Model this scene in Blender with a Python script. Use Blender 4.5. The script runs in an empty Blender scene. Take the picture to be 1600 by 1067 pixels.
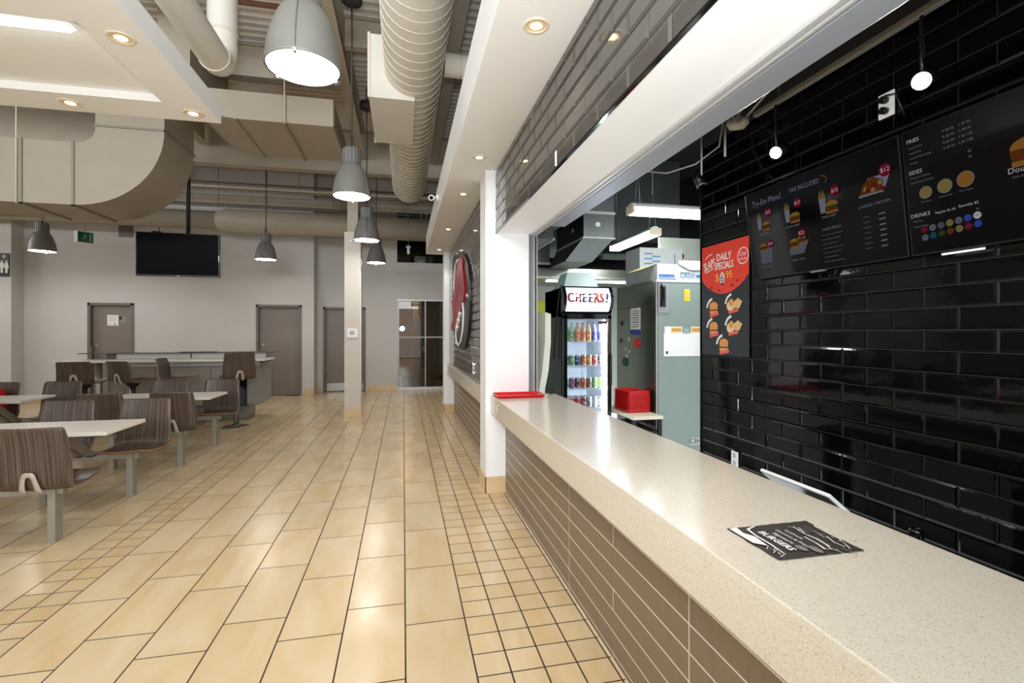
import bpy, bmesh, math, random
from mathutils import Vector, Matrix
random.seed(7)
C = bpy.context.scene.collection
S = bpy.context.scene
PI = math.pi

# ---------------------------------------------------------------- camera, world, lights, exposure
YAW = 12.5288
cam = bpy.data.objects.new('camera', bpy.data.cameras.new('camera'))
C.objects.link(cam)
cam.location = (0, 0, 1.5)
cam.rotation_euler = (PI/2, 0, -math.radians(YAW))
cam.data.sensor_width = 36.0
cam.data.lens = 765*36/1600
cam.data.shift_y = -13.5/1600
cam.data.clip_start = 0.02
S.camera = cam

w = bpy.data.worlds.new('daylight'); S.world = w; w.use_nodes = True
w.node_tree.nodes['Background'].inputs[0].default_value = (0.93, 0.97, 1.0, 1)
w.node_tree.nodes['Background'].inputs[1].default_value = .7
S.view_settings.view_transform = 'Standard'
S.view_settings.look = 'None'
S.view_settings.exposure = 0.95
S.view_settings.gamma = 1.0
S.view_settings.use_curve_mapping = False
S.cycles.caustics_reflective = False
S.cycles.caustics_refractive = False
S.cycles.sample_clamp_indirect = 6.0
S.cycles.max_bounces = 8

def area_light(name, loc, rot, sx, sy, watts, col=(1, 1, 1)):
    d = bpy.data.lights.new(name, 'AREA'); d.shape = 'RECTANGLE'; d.size = sx; d.size_y = sy
    d.energy = watts; d.color = col
    o = bpy.data.objects.new(name, d); C.objects.link(o); o.location = loc; o.rotation_euler = rot
    return o
# unseen fill light added behind the photographer to brighten the near surfaces
area_light('rear_fill_light', (-.9, -2.6, 3.25), (math.radians(52), 0, 0), 6.5, .9, 70, (0.88, 0.95, 1.0))
area_light('rear_high_fill_light', (-3.5, -3.4, 4.45), (math.radians(97), 0, 0), 13.0, 1.6, 430, (0.88, 0.95, 1.0))  # unseen fill added high at the rear to lift ducts, deck and back walls
area_light('side_fill_light', (-11.9, 9.4, 4.5), (PI/2, 0, -PI/2), 5.5, 1.4, 85, (.92, .97, 1))  # fill added at the left to brighten the back; no window in that wall
# the photographer's soft flash beside the camera (its reflection shows in the far glass door)
fl = bpy.data.lights.new('camera_flash', 'SPOT'); fl.energy = 178; fl.color = (.95, .98, 1); fl.spot_size = math.radians(140); fl.spot_blend = 1.0; fl.shadow_soft_size = .12
fo = bpy.data.objects.new('camera_flash', fl); C.objects.link(fo); fo.location = (-.05, -.2, 1.72); fo.rotation_euler = (math.radians(115), 0, math.radians(-8))

def spot(name, loc, watts, col=(1, .92, .8), ang=95, r=.03):
    d = bpy.data.lights.new(name, 'SPOT'); d.energy = watts; d.color = col; d.spot_size = math.radians(ang)
    d.spot_blend = .6; d.shadow_soft_size = r
    o = bpy.data.objects.new(name, d); C.objects.link(o); o.location = loc
    return o

# ---------------------------------------------------------------- helpers
def srgb(r, g=None, b=None):
    if g is None: r, g, b = r
    f = lambda v: (v/255/12.92) if v/255 <= .04045 else ((v/255+.055)/1.055)**2.4
    return (f(r), f(g), f(b), 1)

def newmat(name):
    m = bpy.data.materials.new(name); m.use_nodes = True
    return m, m.node_tree, m.node_tree.nodes['Principled BSDF']

def mat(name, col, rough=.5, metal=0., spec=.5, var=0., vscale=8., bump=0., bscale=120., stretch=None, emit=None, estr=0., rrough=0.):
    m, nt, b = newmat(name)
    c = srgb(col)
    b.inputs['Base Color'].default_value = c
    b.inputs['Roughness'].default_value = rough
    b.inputs['Metallic'].default_value = metal
    b.inputs['Specular IOR Level'].default_value = spec
    if var or bump or rrough:
        tc = nt.nodes.new('ShaderNodeTexCoord'); mp = nt.nodes.new('ShaderNodeMapping')
        if stretch: mp.inputs['Scale'].default_value = stretch
        nt.links.new(tc.outputs['Object'], mp.inputs['Vector'])
    if var or rrough:
        n = nt.nodes.new('ShaderNodeTexNoise'); n.inputs['Scale'].default_value = vscale; n.inputs['Detail'].default_value = 5
        nt.links.new(mp.outputs[0], n.inputs['Vector'])
    if var:
        r = nt.nodes.new('ShaderNodeValToRGB')
        lo = tuple(max(0, v*(1-var)) for v in c[:3])+(1,); hi = tuple(min(1, v*(1+var)) for v in c[:3])+(1,)
        r.color_ramp.elements[0].color = lo; r.color_ramp.elements[1].color = hi
        r.color_ramp.elements[0].position = .3; r.color_ramp.elements[1].position = .7
        nt.links.new(n.outputs[0], r.inputs[0]); nt.links.new(r.outputs[0], b.inputs['Base Color'])
    if rrough:
        mr = nt.nodes.new('ShaderNodeMapRange')
        mr.inputs['To Min'].default_value = max(0, rough-rrough); mr.inputs['To Max'].default_value = rough+rrough
        nt.links.new(n.outputs[0], mr.inputs['Value']); nt.links.new(mr.outputs[0], b.inputs['Roughness'])
    if bump:
        n2 = nt.nodes.new('ShaderNodeTexNoise'); n2.inputs['Scale'].default_value = bscale; n2.inputs['Detail'].default_value = 3
        nt.links.new(mp.outputs[0], n2.inputs['Vector'])
        bp = nt.nodes.new('ShaderNodeBump'); bp.inputs['Strength'].default_value = bump; bp.inputs['Distance'].default_value = .01
        nt.links.new(n2.outputs[0], bp.inputs['Height']); nt.links.new(bp.outputs[0], b.inputs['Normal'])
    if emit is not None:
        b.inputs['Emission Color'].default_value = srgb(emit); b.inputs['Emission Strength'].default_value = estr
    return m

def emitter(name, col, strength):
    m = bpy.data.materials.new(name); m.use_nodes = True; nt = m.node_tree
    nt.nodes.remove(nt.nodes['Principled BSDF'])
    e = nt.nodes.new('ShaderNodeEmission'); e.inputs[0].default_value = srgb(col); e.inputs[1].default_value = strength
    nt.links.new(e.outputs[0], nt.nodes['Material Output'].inputs[0])
    return m

def glassmat(name, tint=(235, 242, 240), gloss=.12, rough=.01):
    m = bpy.data.materials.new(name); m.use_nodes = True; nt = m.node_tree
    nt.nodes.remove(nt.nodes['Principled BSDF'])
    t = nt.nodes.new('ShaderNodeBsdfTransparent'); t.inputs[0].default_value = srgb(tint)
    g = nt.nodes.new('ShaderNodeBsdfGlossy'); g.inputs['Roughness'].default_value = rough
    f = nt.nodes.new('ShaderNodeFresnel'); f.inputs[0].default_value = 1.45
    a = nt.nodes.new('ShaderNodeMath'); a.operation = 'MULTIPLY_ADD'; a.inputs[1].default_value = 1.2; a.inputs[2].default_value = gloss
    mx = nt.nodes.new('ShaderNodeMixShader')
    nt.links.new(f.outputs[0], a.inputs[0]); nt.links.new(a.outputs[0], mx.inputs[0])
    nt.links.new(t.outputs[0], mx.inputs[1]); nt.links.new(g.outputs[0], mx.inputs[2])
    nt.links.new(mx.outputs[0], nt.nodes['Material Output'].inputs[0])
    return m

_tx = {}
def text_geo(s):
    if s not in _tx:
        cu = bpy.data.curves.new('t', 'FONT'); cu.body = s; cu.size = 1; cu.align_x = 'CENTER'; cu.align_y = 'CENTER'; cu.resolution_u = 2
        o = bpy.data.objects.new('t', cu); C.objects.link(o)
        bpy.context.view_layer.update()
        me = bpy.data.meshes.new_from_object(o.evaluated_get(bpy.context.evaluated_depsgraph_get()))
        vs = [v.co.copy() for v in me.vertices]; fs = [tuple(p.vertices) for p in me.polygons]
        bpy.data.objects.remove(o); bpy.data.curves.remove(cu); bpy.data.meshes.remove(me)
        _tx[s] = (vs, fs)
    return _tx[s]

class MB:
    """collects shapes into one mesh; o = the thing's base, subtracted so the mesh is local to it"""
    def __init__(s, o=(0, 0, 0)):
        s.v = []; s.f = []; s.m = []; s.s = []; s.o = Vector(o)
    def add(s, vs, fs, mi=0, smooth=False, M=None):
        k = len(s.v)
        for p in vs:
            p = Vector(p)
            if M is not None: p = M @ p
            s.v.append(p - s.o)
        for f in fs:
            s.f.append(tuple(i+k for i in f)); s.m.append(mi); s.s.append(smooth)
        return s
    def box(s, x0, y0, z0, x1, y1, z1, mi=0, M=None):
        if x0 > x1: x0, x1 = x1, x0
        if y0 > y1: y0, y1 = y1, y0
        if z0 > z1: z0, z1 = z1, z0
        v = [(x0,y0,z0),(x1,y0,z0),(x1,y1,z0),(x0,y1,z0),(x0,y0,z1),(x1,y0,z1),(x1,y1,z1),(x0,y1,z1)]
        return s.add(v, [(3,2,1,0),(4,5,6,7),(0,1,5,4),(1,2,6,5),(2,3,7,6),(3,0,4,7)], mi, False, M)
    def bbox(s, x0, y0, z0, x1, y1, z1, b=.004, mi=0, M=None):
        """box with bevelled edges"""
        bm = bmesh.new(); bmesh.ops.create_cube(bm, size=1)
        for v in bm.verts:
            v.co = Vector((x0+(x1-x0)*(v.co.x+.5), y0+(y1-y0)*(v.co.y+.5), z0+(z1-z0)*(v.co.z+.5)))
        bmesh.ops.bevel(bm, geom=bm.edges[:], offset=b, segments=2, affect='EDGES', profile=.5)
        bm.verts.index_update()
        s.add([v.co.copy() for v in bm.verts], [tuple(v.index for v in f.verts) for f in bm.faces], mi, False, M); bm.free()
        return s
    def cyl(s, p0, p1, r0, r1=None, n=20, mi=0, caps=True, smooth=True, M=None):
        r1 = r0 if r1 is None else r1
        p0 = Vector(p0); p1 = Vector(p1); d = (p1-p0).normalized()
        a = d.orthogonal().normalized(); b = d.cross(a)
        vs = []
        for p, r in ((p0, r0), (p1, r1)):
            for i in range(n):
                t = 2*PI*i/n; vs.append(p + a*(r*math.cos(t)) + b*(r*math.sin(t)))
        s.add(vs, [(i, (i+1) % n, n+(i+1) % n, n+i) for i in range(n)], mi, smooth, M)
        if caps:
            s.add(vs, [tuple(range(n-1, -1, -1)), tuple(range(n, 2*n))], mi, False, M)
        return s
    def lathe(s, prof, c=(0, 0, 0), n=28, mi=0, smooth=True, M=None):
        vs = []; fs = []
        for r, z in prof:
            for i in range(n):
                t = 2*PI*i/n; vs.append((c[0]+r*math.cos(t), c[1]+r*math.sin(t), c[2]+z))
        for k in range(len(prof)-1):
            for i in range(n):
                fs.append((k*n+i, k*n+(i+1) % n, (k+1)*n+(i+1) % n, (k+1)*n+i))
        return s.add(vs, fs, mi, smooth, M)
    def tube(s, pts, r, n=8, mi=0, smooth=True):
        pts = [Vector(p) for p in pts]; vs = []; fs = []
        a = None
        for k, p in enumerate(pts):
            d = (pts[min(k+1, len(pts)-1)] - pts[max(k-1, 0)]).normalized()
            a = d.orthogonal().normalized() if a is None else (a - d*a.dot(d)).normalized()
            b = d.cross(a)
            for i in range(n):
                t = 2*PI*i/n; vs.append(p + a*(r*math.cos(t)) + b*(r*math.sin(t)))
        for k in range(len(pts)-1):
            for i in range(n):
                fs.append((k*n+i, k*n+(i+1) % n, (k+1)*n+(i+1) % n, (k+1)*n+i))
        fs.append(tuple(range(n-1, -1, -1))); fs.append(tuple(range((len(pts)-1)*n, len(pts)*n)))
        return s.add(vs, fs, mi, smooth)
    def prism(s, poly, h0, h1, fn, mi=0, smooth=False):
        """poly: 2-D outline, fn(a, b, h) -> 3-D point; caps triangulated"""
        n = len(poly); vs = [fn(a, b, h0) for a, b in poly] + [fn(a, b, h1) for a, b in poly]
        s.add(vs, [(i, (i+1) % n, n+(i+1) % n, n+i) for i in range(n)], mi, smooth)
        from mathutils.geometry import tessellate_polygon
        tri = tessellate_polygon([[Vector((a, b, 0)) for a, b in poly]])
        s.add(vs, [tuple(t) for t in tri] + [tuple(n+i for i in reversed(t)) for t in tri], mi, False)
        return s
    def text(s, t, M, size, x=0, y=0, z=0, mi=0, sx=1.0, rot=0., bold=0):
        if bold:
            for q, (a, b) in enumerate(((-1, -.6), (1, -.6), (0, .8))): s.text(t, M, size, x+a*bold, y+b*bold, z+.00012*(q+1), mi, sx, rot)
        vs, fs = text_geo(t)
        if not vs: return s
        R = Matrix.Rotation(rot, 4, 'Z')
        T = M @ Matrix.Translation((x, y, z)) @ R @ Matrix.Diagonal((size*sx, size, 1, 1))
        return s.add(vs, fs, mi, False, T)
    def flat(s, pts, M, z=0, mi=0):
        from mathutils.geometry import tessellate_polygon
        tri = tessellate_polygon([[Vector((a, b, 0)) for a, b in pts]])
        fs = []
        for t in tri:
            (ax, ay), (bx, by), (cx, cy) = pts[t[0]], pts[t[1]], pts[t[2]]
            fs.append(tuple(t) if (bx-ax)*(cy-ay)-(by-ay)*(cx-ax) > 0 else tuple(reversed(t)))
        return s.add([(a, b, z) for a, b in pts], fs, mi, False, M)
    def rect(s, x0, y0, x1, y1, M, z=0, mi=0):
        return s.add([(x0,y0,z),(x1,y0,z),(x1,y1,z),(x0,y1,z)], [(0,1,2,3)], mi, False, M)
    def disc(s, x, y, r, M, z=0, mi=0, n=18, ry=None, rot=0.):
        ry = ry or r; vs = []
        for i in range(n):
            t = 2*PI*i/n; a, b = r*math.cos(t), ry*math.sin(t)
            vs.append((x+a*math.cos(rot)-b*math.sin(rot), y+a*math.sin(rot)+b*math.cos(rot), z))
        return s.add(vs, [tuple(range(n))], mi, False, M)
    def arc(s, x, y, r, w, a0, a1, M, z=0, mi=0, n=14):
        vs = []; 
        for i in range(n+1):
            t = a0+(a1-a0)*i/n
            vs += [(x+(r-w/2)*math.cos(t), y+(r-w/2)*math.sin(t), z), (x+(r+w/2)*math.cos(t), y+(r+w/2)*math.sin(t), z)]
        return s.add(vs, [(2*i, 2*i+1, 2*i+3, 2*i+2) for i in range(n)], mi, False, M)
    def stroke(s, pts, wd, M, z=0, mi=0):
        """flat ribbon along 2-D points; wd a number or list"""
        n = len(pts); vs = []
        for i, (x, y) in enumerate(pts):
            x0, y0 = pts[max(i-1, 0)]; x1, y1 = pts[min(i+1, n-1)]
            l = math.hypot(x1-x0, y1-y0) or 1; nx, ny = -(y1-y0)/l, (x1-x0)/l
            q = (wd[i] if isinstance(wd, (list, tuple)) else wd)/2
            vs += [(x+nx*q, y+ny*q, z), (x-nx*q, y-ny*q, z)]
        return s.add(vs, [(2*i+1, 2*i+3, 2*i+2, 2*i) for i in range(n-1)], mi, False, M)
    def mesh(s, name, mats):
        me = bpy.data.meshes.new(name)
        me.from_pydata([tuple(v) for v in s.v], [], s.f)
        if not isinstance(mats, (list, tuple)): mats = [mats]
        for m in mats: me.materials.append(m)
        me.polygons.foreach_set('material_index', s.m); me.polygons.foreach_set('use_smooth', s.s)
        me.update()
        return me
    def build(s, name, mats, parent=None, label=None, fixn=True):
        me = s.mesh(name, mats)
        if fixn and len(s.f) < 20000:
            bm = bmesh.new(); bm.from_mesh(me)
            bmesh.ops.remove_doubles(bm, verts=bm.verts[:], dist=1e-6)
            bmesh.ops.recalc_face_normals(bm, faces=bm.faces[:]); bm.to_mesh(me); bm.free()
        o = bpy.data.objects.new(name, me); C.objects.link(o)
        if parent is not None: o.parent = parent
        elif s.o.length: o.location = s.o
        if label: o['label'] = label
        return o

def tag(o, label, cat, group=None):
    o['label'] = label; o['category'] = cat
    if group: o['group'] = group
    return o
def thing(name, label, cat, loc=(0, 0, 0), rz=0, group=None):
    o = bpy.data.objects.new(name, None); C.objects.link(o); o.empty_display_size = .1
    o.location = loc; o.rotation_euler = (0, 0, rz)
    return tag(o, label, cat, group)
def struct(o):
    o['kind'] = 'structure'; return o
def instance(name, me, parent, loc, rot=None):
    o = bpy.data.objects.new(name, me); C.objects.link(o); o.parent = parent; o.location = loc
    if rot: o.rotation_euler = rot
    return o
def dup(root, loc, rz, label, group=None):
    r = root.copy(); C.objects.link(r); r.location = loc; r.rotation_euler = (0, 0, rz); r['label'] = label
    if group: r['group'] = group
    for ch in list(root.children):
        c = ch.copy(); C.objects.link(c); c.parent = r
        for g in list(ch.children):
            d = g.copy(); C.objects.link(d); d.parent = c
    return r

def frame_negx(x, y, z):      # sheet facing -X (towards the corridor); local x runs towards the camera
    return Matrix(((0, 0, -1, x), (-1, 0, 0, y), (0, 1, 0, z), (0, 0, 0, 1)))
def frame_negy(x, y, z):      # sheet facing -Y
    return Matrix(((1, 0, 0, x), (0, 0, -1, y), (0, 1, 0, z), (0, 0, 0, 1)))

# ---------------------------------------------------------------- materials
def tile_material(name, base, spread=.10, rough=.2):
    m, nt, b = newmat(name); N = nt.nodes; L = nt.links
    tc = N.new('ShaderNodeTexCoord'); g = N.new('ShaderNodeNewGeometry'); oi = N.new('ShaderNodeObjectInfo')
    mp = N.new('ShaderNodeMapping'); mp.inputs['Scale'].default_value = (5.5, 1.6, 1); mp.inputs['Rotation'].default_value = (0, 0, .35)
    n = N.new('ShaderNodeTexNoise'); n.inputs['Scale'].default_value = 1.0; n.inputs['Detail'].default_value = 6; n.inputs['Distortion'].default_value = .6
    L.new(g.outputs['Position'], mp.inputs['Vector']); 
    add = N.new('ShaderNodeMath'); add.operation = 'ADD'; L.new(oi.outputs['Random'], add.inputs[0]); L.new(g.outputs['Random Per Island'], add.inputs[1])
    off = N.new('ShaderNodeVectorMath'); off.operation = 'ADD'; cmb = N.new('ShaderNodeCombineXYZ')
    mul = N.new('ShaderNodeMath'); mul.operation = 'MULTIPLY'; mul.inputs[1].default_value = 37; L.new(add.outputs[0], mul.inputs[0])
    L.new(mul.outputs[0], cmb.inputs[2]); L.new(mp.outputs[0], off.inputs[0]); L.new(cmb.outputs[0], off.inputs[1]); L.new(off.outputs[0], n.inputs['Vector'])
    r = N.new('ShaderNodeValToRGB'); c = srgb(base)
    r.color_ramp.elements[0].position = .32; r.color_ramp.elements[1].position = .72
    r.color_ramp.elements[0].color = (c[0]*.93, c[1]*.86, c[2]*.76, 1); r.color_ramp.elements[1].color = (min(1, c[0]*1.05), c[1]*1.08, c[2]*1.16, 1)
    L.new(n.outputs[0], r.inputs[0])
    hs = N.new('ShaderNodeHueSaturation'); mr = N.new('ShaderNodeMapRange'); mr.inputs['From Max'].default_value = 2
    mr.inputs['To Min'].default_value = 1-spread; mr.inputs['To Max'].default_value = 1+spread*.6
    L.new(add.outputs[0], mr.inputs['Value']); L.new(mr.outputs[0], hs.inputs['Value']); L.new(r.outputs[0], hs.inputs['Color'])
    L.new(hs.outputs[0], b.inputs['Base Color'])
    n3 = N.new('ShaderNodeTexNoise'); n3.inputs['Scale'].default_value = 3.0; L.new(g.outputs['Position'], n3.inputs['Vector'])
    b.inputs['Specular IOR Level'].default_value = .42
    m3 = N.new('ShaderNodeMapRange'); m3.inputs['To Min'].default_value = rough*.7; m3.inputs['To Max'].default_value = rough*1.6
    L.new(n3.outputs[0], m3.inputs['Value']); L.new(m3.outputs[0], b.inputs['Roughness'])
    return m

def speckle_material(name, base, dark, light, rough):
    m, nt, b = newmat(name); N = nt.nodes; L = nt.links
    tc = N.new('ShaderNodeTexCoord')
    v = N.new('ShaderNodeTexVoronoi'); v.inputs['Scale'].default_value = 420; L.new(tc.outputs['Object'], v.inputs['Vector'])
    r = N.new('ShaderNodeValToRGB'); r.color_ramp.interpolation = 'CONSTANT'
    e = r.color_ramp.elements; e[0].position = 0; e[0].color = srgb(dark); e[1].position = .07; e[1].color = srgb(base)
    x = e.new(.62); x.color = tuple(.5*(p+q) for p, q in zip(srgb(base), srgb(light)))
    x = e.new(.9); x.color = srgb(light)
    sp = N.new('ShaderNodeSeparateColor'); L.new(v.outputs['Color'], sp.inputs[0]); L.new(sp.outputs[0], r.inputs[0])
    L.new(r.outputs[0], b.inputs['Base Color']); b.inputs['Roughness'].default_value = rough
    return m

def wood_material(name):
    m, nt, b = newmat(name); N = nt.nodes; L = nt.links
    tc = N.new('ShaderNodeTexCoord'); mp = N.new('ShaderNodeMapping'); mp.inputs['Scale'].default_value = (150, 1.2, 1.2)
    oi = N.new('ShaderNodeObjectInfo'); cm = N.new('ShaderNodeCombineXYZ'); mu = N.new('ShaderNodeMath'); mu.operation = 'MULTIPLY'; mu.inputs[1].default_value = 50
    L.new(oi.outputs['Random'], mu.inputs[0]); L.new(mu.outputs[0], cm.inputs[0]); L.new(cm.outputs[0], mp.inputs['Location'])
    L.new(tc.outputs['Object'], mp.inputs['Vector'])
    n = N.new('ShaderNodeTexNoise'); n.inputs['Scale'].default_value = 1; n.inputs['Detail'].default_value = 4; n.inputs['Roughness'].default_value = .65
    L.new(mp.outputs[0], n.inputs['Vector'])
    r = N.new('ShaderNodeValToRGB'); e = r.color_ramp.elements
    e[0].position = .28; e[0].color = srgb(46, 36, 32); e[1].position = .75; e[1].color = srgb(148, 130, 119)
    x = e.new(.45); x.color = srgb(72, 58, 51); x = e.new(.58); x.color = srgb(98, 83, 74)
    L.new(n.outputs[0], r.inputs[0]); L.new(r.outputs[0], b.inputs['Base Color'])
    b.inputs['Roughness'].default_value = .32
    return m

def plywood_edge(): return mat('plywood_edge', (150, 112, 84), .5, var=.15, vscale=30)

M_wall = mat('wall_paint', (201, 197, 193), .7, var=.03, vscale=1.5, bump=.05, bscale=60)
M_white = mat('white_paint', (240, 241, 242), .55, var=.015, vscale=2)
M_soffit = mat('soffit_paint', (238, 238, 238), .6, var=.012, vscale=2)
M_tile = tile_material('beige_floor_tile', (218, 197, 161))
M_tile_s = tile_material('small_beige_floor_tile', (217, 194, 156))
M_basetile = mat('beige_base_tile', (214, 186, 145), .2, var=.06, vscale=5)
M_grout = mat('dark_grout', (46, 39, 32), .85, var=.15, vscale=40)
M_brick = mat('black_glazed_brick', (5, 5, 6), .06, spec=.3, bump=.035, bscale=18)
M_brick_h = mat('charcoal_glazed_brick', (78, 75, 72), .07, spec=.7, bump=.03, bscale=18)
M_bgrout = mat('grey_grout', (26, 25, 25), .8)
M_bgrout_d = mat('black_grout', (52, 51, 50), .8)
M_quartz = speckle_material('speckled_quartz', (206, 198, 184), (182, 169, 148), (214, 207, 195), .16)
M_taupe = mat('taupe_wall_tile', (124, 107, 90), .38, var=.08, vscale=6, stretch=(1, 5, 1))
M_lgrout = mat('light_grout', (226, 219, 208), .8)
M_wood = wood_material('striped_wood_laminate')
M_edge = plywood_edge()
M_steel = mat('brushed_steel', (168, 166, 160), .34, metal=1, var=.06, vscale=30, stretch=(1, 1, 12))
M_seatsteel = mat('grey_painted_steel', (160, 156, 148), .42, metal=.4, var=.05, vscale=12)
M_duct = mat('beige_painted_duct', (164, 153, 136), .55, var=.04, vscale=2.5)
M_spiral = mat('cream_painted_duct', (222, 217, 207), .45, var=.03, vscale=3)
M_seam = mat('duct_seam', (222, 213, 196), .45)
M_ductseam = mat('duct_flange', (142, 132, 118), .5)
M_beam = mat('beam_paint', (178, 166, 148), .6, var=.05, vscale=4)
M_deck = mat('deck_paint', (214, 206, 196), .65, var=.06, vscale=3)
M_door = mat('taupe_door_paint', (128, 117, 109), .45, var=.04, vscale=3)
M_frame = mat('door_frame_paint', (112, 103, 96), .45)
M_black = mat('black_plastic', (14, 14, 15), .35)
M_gblack = mat('gloss_black', (10, 10, 11), .08)
M_dark = mat('dark_kitchen_paint', (34, 33, 33), .7, var=.2, vscale=4)
M_red = mat('red_plastic', (206, 24, 30), .32, var=.05, vscale=10)
M_lamp = mat('grey_lamp_shade', (118, 117, 112), .42, var=.03, vscale=8)
M_lampcap = mat('grey_lamp_cap', (104, 105, 104), .45)
M_canopy = mat('dark_grey_canopy', (62, 60, 58), .6)
M_chrome = mat('chrome', (210, 210, 210), .12, metal=1)
M_lens = emitter('pendant_glow', (255, 252, 246), 24.0)
M_tube = emitter('fluorescent_glow', (246, 255, 250), 9.0)
M_down = emitter('downlight_glow', (255, 226, 180), 5.0)
M_spotglow = emitter('spot_bulb_glow', (255, 232, 190), 70.0)
M_laminate = mat('white_laminate', (232, 226, 218), .3)
M_galv = mat('galvanised_steel', (112, 118, 116), .36, metal=1, var=.12, vscale=3.5, rrough=.08)
M_stain = mat('stainless_steel', (150, 149, 144), .3, metal=1, var=.05, vscale=20, stretch=(1, 1, .05), rrough=.05)
M_pale = mat('pale_kitchen_wall', (196, 204, 190), .5)
M_alum = mat('grey_aluminium', (150, 152, 156), .4, metal=.6)
M_alum_l = mat('pale_aluminium', (196, 196, 196), .4, metal=.4)
M_housing = mat('shutter_housing_grey', (150, 155, 162), .42, metal=.25)
M_paper = mat('white_paper', (236, 235, 232), .7)
M_clear = glassmat('clear_glass', (244, 248, 248), .0)
M_doorglass = glassmat('door_glass', (196, 186, 168), .02)
M_rubber = mat('black_rubber', (22, 22, 23), .7)
M_wire = mat('pale_cable', (190, 186, 178), .5)

# ================================================================ FLOOR
def project(X, Y, Z):
    c, s = math.cos(math.radians(YAW)), math.sin(math.radians(YAW)); d = X*s + Y*c
    if d < .2: return None
    return 800+765*(X*c-Y*s)/d, 520-765*(Z-1.5)/d, d
floor = struct(MB().box(-12, -4, -.15, 1.6, 17.5, -.0005).build('floor', M_grout))
GAP = .0065
def tile_mesh(lx, ly, m, name):
    a, b, t, i = lx/2-GAP/2, ly/2-GAP/2, 0, .0011
    v = [(-a,-b,-.0025),(a,-b,-.0025),(a,b,-.0025),(-a,b,-.0025),(-a+i*.5,-b+i*.5,0),(a-i*.5,-b+i*.5,0),(a-i*.5,b-i*.5,0),(-a+i*.5,b-i*.5,0)]
    f = [(4,5,6,7)]
    for k in range(4): f += [(k,(k+1)%4,4+(k+1)%4,4+k)]
    return MB().add(v, f).mesh(name, m)
P = .305
me_large = tile_mesh(P, .6075, M_tile, 'large_tile'); me_small = tile_mesh(P/2, .6075/4, M_tile_s, 'small_tile'); me_strip = tile_mesh(.035, .6075/4, M_tile_s, 'strip_tile')
large, small = [], []
def in_view(x, y, hx, hy):
    for ax in (-hx, hx):
        for ay in (-hy, hy):
            p = project(x+ax, y+ay, 0)
            if p and -5 < p[0] < 1605 and p[1] < 1075: return p[2]
    return None
LY = .6075
cols = []
x = .0105; cols.append((x, x+P, 'L', 0.0))
k = 0
xr = .0105
edges = [(.0105-P*(i+1), .0105-P*i) for i in range(6)]        # six large columns left of the centre line
for i, (a, b) in enumerate(edges): cols.append((a, b, 'L', .21 if i % 2 == 0 else 0.0))
xl = edges[-1][0]
cols += [(xl-P/2, xl, 'S', 0), (xl-P, xl-P/2, 'S', 0)]
xl -= P
i = 0
while xl > -11.5:
    cols.append((xl-P, xl, 'L', 0.0 if i % 2 == 0 else .21)); xl -= P; i += 1
for j in range(4): cols.append((.0105+P+j*P/2, .0105+P+(j+1)*P/2, 'S', 0))
cols.append((.0105+3*P, .0105+3*P+.035, 'T', 0))
for (a, b, kind, off) in cols:
    ly = LY if kind == 'L' else LY/4
    y = 2.57 + off - LY*9
    while y < 13.1:
        cx, cy = (a+b)/2, y+ly/2
        if cy > 12.55 and cx < -2.1 and cy+ly/2 > 12.9: break
        d = in_view(cx, cy, (b-a)/2, ly/2)
        hid = (cx > .75 and cy > 4.3) 
        if kind == 'L': large.append((d if d and not hid else 99, cx, cy))
        elif kind == 'S': small.append((d if d and not hid else 99, cx, cy))
        else: small.append((d if d and not hid else 99, cx, cy, 1))
        y += ly
# beyond the far pier the passage widens to the right
x = .0105+3*P+.035
while x < 1.5:
    y = 2.57+LY*12
    while y < 13.1: large.append((in_view(x+P/2, y+LY/2, P/2, LY/2) or 99, x+P/2, y+LY/2)); y += LY
    x += P
def lay(lst, limit, name, me, me2=None):
    lst.sort(key=lambda t: t[0]); rest = MB()
    for n, t in enumerate(lst):
        m_ = me2 if len(t) > 3 else me
        if n < limit and t[0] < 30:
            instance(name, m_, floor, (t[1], t[2], 0))
        else:
            vs = [v.co + Vector((t[1], t[2], 0)) for v in m_.vertices]
            rest.add(vs, [tuple(p.vertices) for p in m_.polygons][:9])
    return rest
r1 = lay(large, 290, 'large_tile', me_large)
o = r1.build('far_tile', M_tile, floor, fixn=False); o['kind'] = 'stuff'
r2 = lay(small, 290, 'small_tile', me_small, me_strip)
o = r2.build('far_small_tile', M_tile_s, floor, fixn=False); o['kind'] = 'stuff'

# ================================================================ WALLS
def wall_with_holes(name, x0, x1, y0, y1, z1, holes, m, parent=None):
    """wall slab in the XZ plane, y0 front, y1 back; holes = [(xa, xb, za, zb)] cut right through"""
    mb = MB(); xs = sorted({x0, x1, *[h[0] for h in holes], *[h[1] for h in holes]}); 
    for a, b in zip(xs[:-1], xs[1:]):
        cuts = sorted([(h[2], h[3]) for h in holes if h[0] <= a+1e-6 and h[1] >= b-1e-6]); z = 0
        for za, zb in cuts:
            if za > z: mb.box(a, y0, z, b, y1, za)
            z = zb
        if z < z1: mb.box(a, y0, z, b, y1, z1)
    o = mb.build(name, m, parent); return o
ZD = 5.5
D1 = (-6.782, -5.888); D2 = (-3.38, -2.376); D3 = (-1.964, -.94)
wb = struct(wall_with_holes('wall_back', -8.16, -2.1, 12.55, 12.85, ZD, [(*D1, 0, 2.165), (*D2, 0, 2.165)], M_wall))
wr = struct(wall_with_holes('wall_recess', -2.1, 1.6, 13.05, 13.3, ZD, [(*D3, 0, 2.15), (-.146, 1.3, 0, 2.38), (-.154, 1.3, 3.31, 4.86)], M_wall))
struct(MB().box(-2.3, 12.85, 0, -2.1, 13.05, ZD).build('wall_return', M_wall))
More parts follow.
